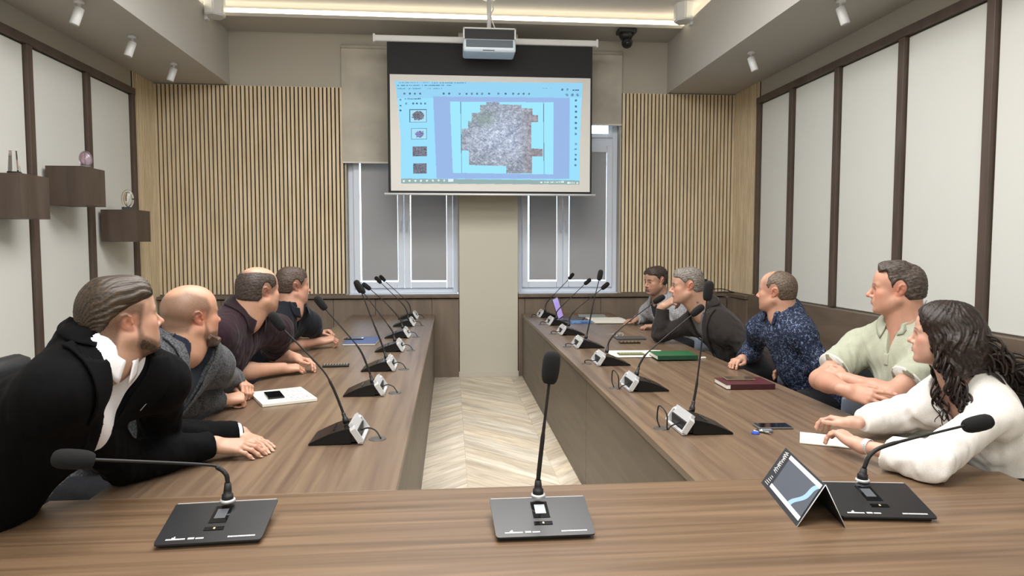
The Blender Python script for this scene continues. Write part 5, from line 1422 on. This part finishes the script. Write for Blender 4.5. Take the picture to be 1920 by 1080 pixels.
    wobj('curls', bmL, m, p.root, True)

def quick(p, pg, c1, c2, t=.006, **k):
    return p.hair(pg, t, hairmat('cropped_hair', c1, c2, p.H, k.pop('sc', (170, 60, 170)), .6), **k)
def L2():
    H = Xf(W(358, 591, 2.95), (.62, .77, .04), (0, -.05, 1), 1.06)
    J = dict(P=(-1.50, 2.80, .56), N=W(347, 655, 2.93), SR=W(285, 700, 2.76), SL=W(400, 690, 3.16), ER=(-1.235, 3.14, .84), WR=T(433, 748, .80), EL=(-1.17, 3.62, .87), WL=T(460, 716, .83), w=1.05, belly=1.0, arm=1.1, neck=1.12, dep=1.05)
    J['WR'] = np.array(J['WR'])+(-.03, -.03, .005); J['WL'] = np.array(J['WL'])+(-.03, .0, 0)
    hr = Xf(J['WR'], nrm(np.array([.75, .62, -.02])), (.0, -.45, 1), 1.05); hl = Xf(J['WL'], nrm(np.array([.62, -.75, -.10])), (.3, .0, 1), 1.05)
    crop = [(.045, .030), (.03, .075), (-.04, .105), (-.12, .08), (-.12, -.058), (-.05, -.062), (-.03, -.03), (-.02, .01), (.012, .012), (.02, -.02), (.03, .0)]
    beard = [(.012, -.020), (.024, -.020), (.034, -.06), (.075, -.060), (.12, -.058), (.12, -.135), (.03, -.14), (.0, -.08)]
    p = Person('bald bearded man in a grey melange blazer on the left', J, H, None, 'c8977a', .0032,
               dict(crop=(crop, '57473a', .66), stub=((beard, '4f3a2e', .7),), red=.7, browc='6a4e3a'),
               [('R', hr, FIST), ('L', hl, CUP)])
    p.hair([(.030, -.062), (.045, -.070), (.078, -.086), (.082, -.092), (.12, -.088), (.13, -.15), (.02, -.15), (.012, -.09)], .012, hairmat('reddish_beard', '33251d', '6a5040', H, (160, 160, 60)), .003, .016, name='beard', ears=False, extra=lambda S, X: S.cone(X.p(-.012, .082, -.108), X.p(.012, .082, -.108), .018*X.k, .018*X.k, .02*X.k), noise=.0015, nf=.012)
    g = cloth('grey_melange', '2c2d30', '5a5c60', .95, 160, .4)
    p.shirt(cloth('navy_tee', '141a26', '1c2433'), .008, (.8, .8), name='t_shirt', amp=.002, low=False, neck=.004)
    p.shirt(g, .020, (1.93, 1.95), name='blazer', amp=.009, cut=p.vcut(-.32, .32), neck=.016, wide=.85, seed=3)
    reg = lambda L: np.maximum.reduce([np.abs(np.abs(L[:, 0])-((L[:, 2]+.32)*.32)-.020)-.026, -L[:, 1]-.02, L[:, 2]-.045, -.315-L[:, 2]])
    p.panel('lapels', reg, g, .031, .004)
    p.collar(cloth('dark_grey_collar', '232428', '3a3c40', .95, 160, .4), .022, .048, r=s_r(p, .018), op=60, tip=0, name='blazer_collar', out=.028, th=.005)
    p.cuff('L', 1.985, M['black_pl'], .044, .03, .005, 'watch_strap')
    p.trousers(cloth('charcoal_trousers', '1a1b1e', '232428'), SHOE, (1, .1)); return p
def L3():
    H = Xf(W(484, 545, 4.05), (.58, .81, .0), (0, -.03, 1), 1.14)
    J = dict(P=(-1.58, 3.95, .56), N=W(460, 598, 4.02), SR=W(408, 634, 3.80), SL=W(520, 622, 4.36), ER=T(440, 704, .80)+np.array([-.01, -.02, .02]), WR=T(530, 690, .80), EL=(-1.16, 4.62, .84), WL=T(556, 672, .83), w=1.25, belly=1.35, arm=1.25, neck=1.25, dep=1.2)
    hr = Xf(J['WR'], nrm(np.array([.80, .55, -.06])), (.0, -.3, 1), 1.05); hl = Xf(J['WL'], nrm(np.array([.85, -.35, -.10])), (.1, .3, 1), 1.05)
    p = Person('heavy man with balding dark hair in a burgundy polo shirt on the left', J, H, None, 'cb9c80', .0036,
               dict(crop=([(.070, .020), (.066, .085), (.02, .085), (-.14, .12), (-.16, -.03), (-.05, -.058), (.0, -.02), (.035, -.025)], '3a2e27', .5), red=.5, jaw=1.12, fw=1.08, stub=(([(.012, -.02), (.03, -.03), (.08, -.055), (.12, -.055), (.12, -.14), (.0, -.14), (.0, -.08)], '7d6355', .35),)),
               [('R', hr, RELAX), ('L', hl, RELAX)])
    pg = [(.066, .030), (.064, .080), (.0, .115), (-.14, .15), (-.16, -.02), (-.12, -.050), (-.05, -.052), (-.028, -.030), (-.018, .014), (.010, .018), (.014, -.020), (.026, -.020), (.032, .010), (.050, .018)]
    quick(p, pg, '221b17', '4c3f37', .005, gx=lambda L: .052-np.hypot(L[:, 0]*1.05, (L[:, 1]-.012)*.62)*1.0-(L[:, 2] < .055)*.2)
    c = cloth('burgundy_pique', '1d0e15', '2b1620', .9, 350, .3)
    p.shirt(c, .014, (.78, .80), name='polo_shirt', amp=.009, neck=.008, wide=1.6, seed=7, cut=p.vcut(-.12, .22))
    p.collar(cloth('dark_burgundy', '190d13', '26151c', .9, 350, .3), .028, .048, op=26, tip=.02, out=.024, lab='dark fold-over collar')
    q = p.J['T']; off = np.array([J['P'][0], J['P'][1], 0])
    p.trousers(cloth('black_trousers', '101013', '1a1a1e'), SHOE, (1, 0)); return p
def L4():
    H = Xf(W(549, 536, 5.1), (.78, .62, -.02), (0, 0, 1), 1.10)
    J = dict(P=(-1.52, 5.05, .56), N=W(548, 584, 5.08), SR=W(515, 618, 4.90), SL=W(582, 610, 5.30), ER=T(543, 652, .80)+np.array([-.02, 0, .01]), WR=T(600, 640, .81), EL=(-1.12, 5.78, .83), WL=T(606, 622, .83), w=1.0, belly=.95, arm=1.08, neck=1.1)
    J['WL'] = np.array(J['WL'])+(-.02, -.06, 0)
    hr = Xf(J['WR'], nrm(np.array([.88, .40, .16])), (-.2, -.4, 1), 1.1); hl = Xf(J['WL'], nrm(np.array([.90, -.30, .10])), (-.2, .5, 1), 1.1)
    p = Person('man with short brown hair in a navy polo farthest along the left table', J, H, None, 'c2937a', .0038,
               dict(red=.5, crop=([(.075, .045), (.08, .13), (-.14, .15), (-.16, -.03), (-.05, -.060), (.0, -.02), (.03, -.025)], '42342a', .5)), [('R', hr, CUP), ('L', hl, CUP)])
    quick(p, [(.088, .050), (.09, .13), (-.14, .15), (-.16, -.02), (-.12, -.050), (-.05, -.052), (-.028, -.030), (-.018, .012), (.010, .016), (.016, -.012), (.026, -.012), (.036, .014), (.050, .030), (.055, .045)], '2a1f19', '57463a', .006, top=lambda L: .008*sstep((L[:, 2]-.06)/.05))
    c = cloth('navy_pique', '080a11', '10141e', .9, 350, .3)
    p.shirt(c, .013, (.62, .62), name='polo_shirt', amp=.006, neck=.008, wide=1.4, seed=9, cut=p.vcut(-.12, .22))
    p.collar(c, .028, .046, op=24, tip=.02, out=.022)
    p.trousers(cloth('dark_blue_trousers', '13161f', '1c202c'), SHOE, (1, 0)); return p
def R1():
    H = Xf(W(1229, 526, 6.5), (-.88, -.38, -.12), (0, 0, 1), 1.08)
    J = dict(P=(2.30, 6.60, .56), N=W(1238, 568, 6.55), SL=W(1272, 592, 6.35), SR=W(1214, 588, 6.80), EL=(2.16, 6.38, .80), WL=(1.93, 6.34, .79), ER=(2.08, 6.92, .80), WR=(1.86, 6.78, .80), w=.95, belly=.9)
    hl = Xf(J['WL'], (-1, .2, -.05), (0, 0, 1)); hr = Xf(J['WR'], (-1, -.3, -.05), (0, 0, 1))
    p = Person('dark haired man in a light grey zip jacket farthest along the right table', J, H, None, 'b88d74', .0038,
               dict(eye=.0016, brow=.9, stub=(([(.012, -.02), (.03, -.04), (.08, -.055), (.12, -.055), (.12, -.14), (.0, -.14), (.0, -.08)], '6b5348', .4),)), [('R', hr, RELAX), ('L', hl, RELAX)])
    quick(p, HAIR, '1d1612', '4a3c33', .009, top=lambda L: .008*sstep((L[:, 2]-.04)/.05), noise=.003)
    p.shirt(cloth('dark_tee', '1b1c22', '26272e'), .008, (.8, .8), name='t_shirt', amp=.002, low=False, neck=.004)
    c = cloth('light_grey_fleece', '77777a', 'a5a5a7', .95, 120, .5)
    p.shirt(c, .018, (1.95, 1.95), name='jacket', amp=.010, cut=p.vcut(-.40, .16), neck=.014, seed=4)
    p.collar(c, .03, .05, op=34, tip=.01, out=.03)
    p.trousers(cloth('grey_trousers', '2a2b30', '34363c'), SHOE, (-1, 0)); return p
def R2():
    H = Xf(W(1288, 535, 5.1), (-.96, .22, -.06), (0, 0, 1), 1.10)
    J = dict(P=(2.34, 5.0, .56), N=W(1322, 590, 5.12), SL=W(1366, 628, 4.93), SR=W(1296, 610, 5.36), EL=(2.16, 4.80, .80), WL=(2.13, 5.08, .79), ER=T(1230, 628, .815), WR=W(1243, 574, 5.46), w=1.12, belly=1.1, arm=1.1, neck=1.1)
    J['ER'] = np.array(J['ER'])+(.03, -.03, .01)
    hr = Xf(J['WR'], nrm(np.array([.62, -.50, .50])), nrm(np.array([-.55, -.30, .70])), 1.08); hl = Xf(J['WL'], (-.4, .8, -.2), (0, 0, 1))
    p = Person('grey haired man in a dark blazer resting his chin on his fist', J, H, None, 'c69a80', .0036,
               dict(red=.6, eye=.0030, browc='6b5a4e'), [('R', hr, dict(CUP, i=(50, 60, 30), m=(54, 60, 30), r=(58, 62, 30), l=(60, 62, 30))), ('L', hl, RELAX)])
    quick(p, HAIR, '4a443e', '8a827a', .008, top=lambda L: .007*sstep((L[:, 2]-.05)/.05), noise=.002)
    p.shirt(cloth('grey_shirt', '5f5f60', '737373'), .008, (.8, .8), name='shirt', amp=.002, low=False, neck=.004)
    c = cloth('dark_brown_blazer', '221e1d', '2f2a28', .9, 300, .3)
    p.shirt(c, .020, (1.90, 1.92), name='blazer', amp=.008, cut=p.vcut(-.34, .28), neck=.016, wide=.9, seed=6)
    p.panel('lapels', lambda L: np.maximum.reduce([np.abs(np.abs(L[:, 0])-((L[:, 2]+.34)*.28)-.026)-.030, -L[:, 1]-.02, L[:, 2]-.045, -.335-L[:, 2]]), c, .030, .004)
    p.collar(c, .024, .05, r=s_r(p, .018), op=60, tip=0, name='blazer_collar', out=.028, th=.005)
    p.trousers(cloth('charcoal_trousers', '17171a', '202024'), SHOE, (-1, 0)); return p
def R3():
    H = Xf(W(1457, 546, 4.12), (-.66, .75, .02), (0, 0, 1), 1.06)
    J = dict(P=(2.26, 4.05, .56), N=W(1465, 592, 4.12), SL=W(1502, 630, 3.95), SR=W(1424, 620, 4.32), EL=(2.18, 3.86, .84), WL=(2.13, 4.11, .785), ER=(2.06, 4.52, .83), WR=(1.915, 4.36, .800), w=1.0, belly=.95, arm=1.05, neck=1.05)
    hr = Xf(J['WR'], nrm(np.array([-.75, -.65, .0])), (0, .0, 1)); hl = Xf(J['WL'], (-.4, .8, -.2), (0, 0, 1))
    p = Person('man with cropped thinning hair in a navy floral shirt, back half turned', J, H, None, 'c99a80', .0036,
               dict(red=.5, crop=([(.07, .045), (.03, .115), (-.10, .10), (-.12, .0), (-.03, .02), (.03, .02)], '6b5647', .45)), [('R', hr, RELAX), ('L', hl, RELAX)])
    quick(p, [(.040, .085), (.0, .14), (-.14, .15), (-.16, -.02), (-.12, -.050), (-.05, -.052), (-.028, -.030), (-.018, .012), (.010, .016), (.016, -.010), (.024, -.010), (.034, .018), (.046, .035), (.040, .06)], '3a2f26', '6d5d4d', .0035)
    m = mat('floral_shirt', rough=.85, spec=.3); nt = m.node_tree; bs = nt.nodes['Principled BSDF']; L = nt.links.new
    g = nt.nodes.new('ShaderNodeNewGeometry'); n0 = nt.nodes.new('ShaderNodeTexNoise'); n0.inputs['Scale'].default_value = 40; n0.inputs['Detail'].default_value = 4; n0.inputs['Distortion'].default_value = 2.5
    v = nt.nodes.new('ShaderNodeTexVoronoi'); v.feature = 'DISTANCE_TO_EDGE'; v.inputs['Scale'].default_value = 42
    mx0 = nt.nodes.new('ShaderNodeMix'); mx0.data_type = 'RGBA'; mx0.inputs['Factor'].default_value = .04
    r1 = nt.nodes.new('ShaderNodeValToRGB'); r1.color_ramp.elements[0].position = .03; r1.color_ramp.elements[1].position = .10; r1.color_ramp.elements[0].color = srgb('7f8fae'); r1.color_ramp.elements[1].color = srgb('151c30')
    r2 = nt.nodes.new('ShaderNodeValToRGB'); r2.color_ramp.elements[0].position = .48; r2.color_ramp.elements[1].position = .60; r2.color_ramp.elements[0].color = (0, 0, 0, 1); r2.color_ramp.elements[1].color = (1, 1, 1, 1)
    mx = nt.nodes.new('ShaderNodeMix'); mx.data_type = 'RGBA'; mx.inputs[6].default_value = srgb('182036')
    L(g.outputs['Position'], n0.inputs['Vector']); L(g.outputs['Position'], mx0.inputs[6]); L(n0.outputs['Color'], mx0.inputs[7]); L(mx0.outputs[2], v.inputs['Vector'])
    L(v.outputs['Distance'], r1.inputs['Fac']); L(n0.outputs['Fac'], r2.inputs['Fac']); L(r2.outputs['Color'], mx.inputs['Factor']); L(r1.outputs['Color'], mx.inputs[7]); L(mx.outputs[2], bs.inputs['Base Color'])
    p.shirt(m, .013, (1.95, 1.95), name='shirt', amp=.008, neck=.008, wide=1.1, seed=8, cut=p.vcut(-.08, .15))
    p.collar(m, .028, .046, op=24, tip=.02, out=.022)
    p.trousers(cloth('black_jeans', '101116', '191a20'), SHOE, (-1, 0)); return p
def R4():
    H = Xf(W(1681, 541, 3.12), (-.85, .53, .0), (0, 0, 1), 1.03)
    J = dict(P=(2.28, 3.05, .56), N=W(1700, 618, 3.12), SL=W(1762, 672, 2.95), SR=W(1614, 655, 3.36), EL=W(1672, 742, 2.92), WL=W(1580, 708, 3.16), ER=W(1538, 712, 3.28), WR=W(1590, 733, 2.92), w=1.15, belly=1.15, arm=1.15, neck=1.12, dep=1.1)
    hr = Xf(J['WR'], nrm(np.array([.55, -.72, -.10])), nrm(np.array([-.6, -.5, .45])), 1.08); hl = Xf(J['WL'], nrm(np.array([-.25, .9, .1])), (-.8, 0, .5), 1.0)
    p = Person('man in a pale sage polo shirt with folded arms at the right table', J, H, None, 'cd9a80', .0030,
               dict(red=.6, jaw=1.05, nose=1.05, eye=.0036, brow=.6, browc='5a463a', lipc='b3766a'), [('R', hr, dict(i=(6, 8, 6), m=(12, 12, 8), r=(16, 14, 8), l=(20, 16, 10), si=-10, sl=12)), ('L', hl, RELAX)])
    pg = [(.080, .066), (.10, .14), (-.14, .15), (-.16, -.02), (-.12, -.050), (-.05, -.052), (-.028, -.030), (-.018, .012), (.008, .016), (.012, -.012), (.022, -.012), (.030, .010), (.034, .030), (.044, .045), (.050, .075)]
    quick(p, pg, '241d19', '5c5048', .008, h=.0026, top=lambda L: .014*sstep((L[:, 2]-.06)/.04)*sstep((L[:, 1]+.06)/.06)+.004*sstep((-L[:, 1]-.05)/.04), noise=.0022, sc=(140, 50, 140))
    c = cloth('sage_pique', '979b89', 'adb09e', .9, 450, .3)
    p.shirt(c, .014, (.66, .66), name='polo_shirt', amp=.009, neck=.010, wide=1.7, seed=11, cut=p.vcut(-.13, .25), h=.0045)
    p.collar(c, .030, .052, op=26, tip=.028, out=.026)
    wt = cloth('white_trim', 'd5d3ca', 'e4e2da')
    for sd in 'RL': p.cuff(sd, .665, wt, .0885, .006, .005, 'sleeve_trim')
    p.panel('placket', lambda L: np.maximum.reduce([np.abs(L[:, 0]-.004)-.014, -L[:, 1], L[:, 2]+.115, -.17-L[:, 2]]), c, .0165, .0022)
    p.trousers(cloth('stone_trousers', '6b675c', '7b766a'), SHOE, (-1, 0)); return p
# ================================================================ chairs
def chair_dark():
    t = empty('office_chair'); L_ = M['leather']
    def pad(nm, x0, x1, y0, y1, z0, z1, m, b, par=t):
        bm = bmesh.new(); add_box(bm, x0, x1, y0, y1, z0, z1, b); o = wobj(nm, bm, m, par, True)
        return o
    pad('seat', -.25, .25, -.22, .25, .40, .458, L_, .025); pad('backrest', -.23, .23, -.33, -.27, .56, .86, L_, .025); pad('top_cushion', -.25, .25, -.31, -.20, .955, 1.10, L_, .045)
    for sx in (-1, 1):
        tube('back_post', smoothpath([(sx*.18, -.22, .43), (sx*.18, -.32, .50), (sx*.18, -.33, .8), (sx*.18, -.26, 1.02)], 5), .011, M['chrome'], t, 10)
        tube('armrest', smoothpath([(sx*.20, -.30, .56), (sx*.31, -.20, .60), (sx*.33, .08, .60), (sx*.32, .12, .52), (sx*.25, .08, .45)], 5), .015, M['black_pl'], t, 10)
    tube('gas_column', [(0, 0, .10), (0, 0, .42)], .028, M['chrome'], t, 16)
    for k in range(5):
        a = k*2*PI/5+.3; l = tube('base_leg', [(0, 0, .12), (.28*math.cos(a), .28*math.sin(a), .07)], [.024, .014], M['black_pl'], t, 10)
        bm = bmesh.new(); r_ = bmesh.ops.create_cone(bm, segments=18, radius1=.026, radius2=.026, depth=.03, cap_ends=True)
        for v in r_['verts']: v.co = Vector((v.co.z+.28*math.cos(a), v.co.y+.28*math.sin(a), v.co.x+.028))
        wobj('caster', bm, M['black_rub'], l, True)
    return t
def chair_blue():
    t = empty('visitor_chair'); m = mat('blue_grey_plastic', '6f7787', .4); bk = mat('black_upholstery', '141517', .9)
    bm = bmesh.new(); add_box(bm, -.23, .23, -.20, .24, .40, .455, .022); wobj('seat', bm, bk, t, True)
    # curved shell back: swept band that turns into armrests
    n = 26; P0 = []
    for i in range(n):
        a = math.radians(-10)+math.radians(200)*i/(n-1); P0.append((.275*math.cos(a), -.02-.29*math.sin(a)))
    bm = bmesh.new(); rows = []
    for z, k_, o in ((.56, .94, 0), (.62, 1, 0), (.70, 1.02, 0), (.715, 1.0, 0), (.70, .97, 0), (.62, .945, 0), (.56, .90, 0)):
        rows.append([bm.verts.new((x*k_, (y+.02)*k_-.02, z+(.0 if i in (0, n-1) else .0)-.05*abs(2*i/(n-1)-1)**3)) for i, (x, y) in enumerate(P0)])
    for a, b in zip(rows, rows[1:]+rows[:1]):
        for i in range(n-1): bm.faces.new((a[i], a[i+1], b[i+1], b[i]))
    for i in (0, n-1): bm.faces.new([r[i] for r in rows])
    bmesh.ops.recalc_face_normals(bm, faces=bm.faces[:]); wobj('shell_back', bm, m, t, True)
    bm = bmesh.new(); add_box(bm, -.20, .20, -.29, -.25, .48, .80, .018); wobj('back_cushion', bm, bk, t, True)
    for sx in (-1, 1):
        for sy in (-1, 1): tube('leg', [(sx*.21, sy*.19, .44), (sx*.25, sy*.23, 0)], [.014, .010], M['chrome'], t, 10)
    return t
def place(t, p, rz, label, cat='chair', group=None, dx=0):
    t.location = (p[0], p[1], 0); t.rotation_euler = (0, 0, rz); tag(t, label, cat, group)
import time as _t
PEOPLE = {}
WHO = [L1, L2, L3, L4, R1, R2, R3, R4, R5]
for fn in WHO:
    t0 = _t.time(); PEOPLE[fn.__name__] = fn(); print(fn.__name__, round(_t.time()-t0, 1), 's')
cd = chair_dark(); first = True
for nm, lab in (('L1', 'black office chair under the man in the black suit'), ('L2', 'black padded office chair of the bald man in the grey blazer'), ('L3', 'black office chair under the man in the burgundy polo'), ('L4', 'black office chair under the man in the navy polo')):
    c = cd if first else copy_tree(cd); first = False
    P = PEOPLE[nm].J['P']; place(c, (P[0]-.04, P[1]), -PI/2, lab, 'chair', 'black chairs along the left table')
cb = chair_blue(); first = True
for nm, lab in (('R1', 'blue grey chair of the man in the light grey jacket'), ('R2', 'blue grey shell chair of the man in the dark blazer'), ('R3', 'blue grey chair of the man in the floral shirt'), ('R4', 'blue grey chair of the man in the sage polo'), ('R5', 'blue grey chair of the woman in the white blouse')):
    c = cb if first else copy_tree(cb); first = False
    P = PEOPLE[nm].J['P']; place(c, (P[0]+.04, P[1]), PI/2, lab, 'chair', 'blue grey chairs along the right table')
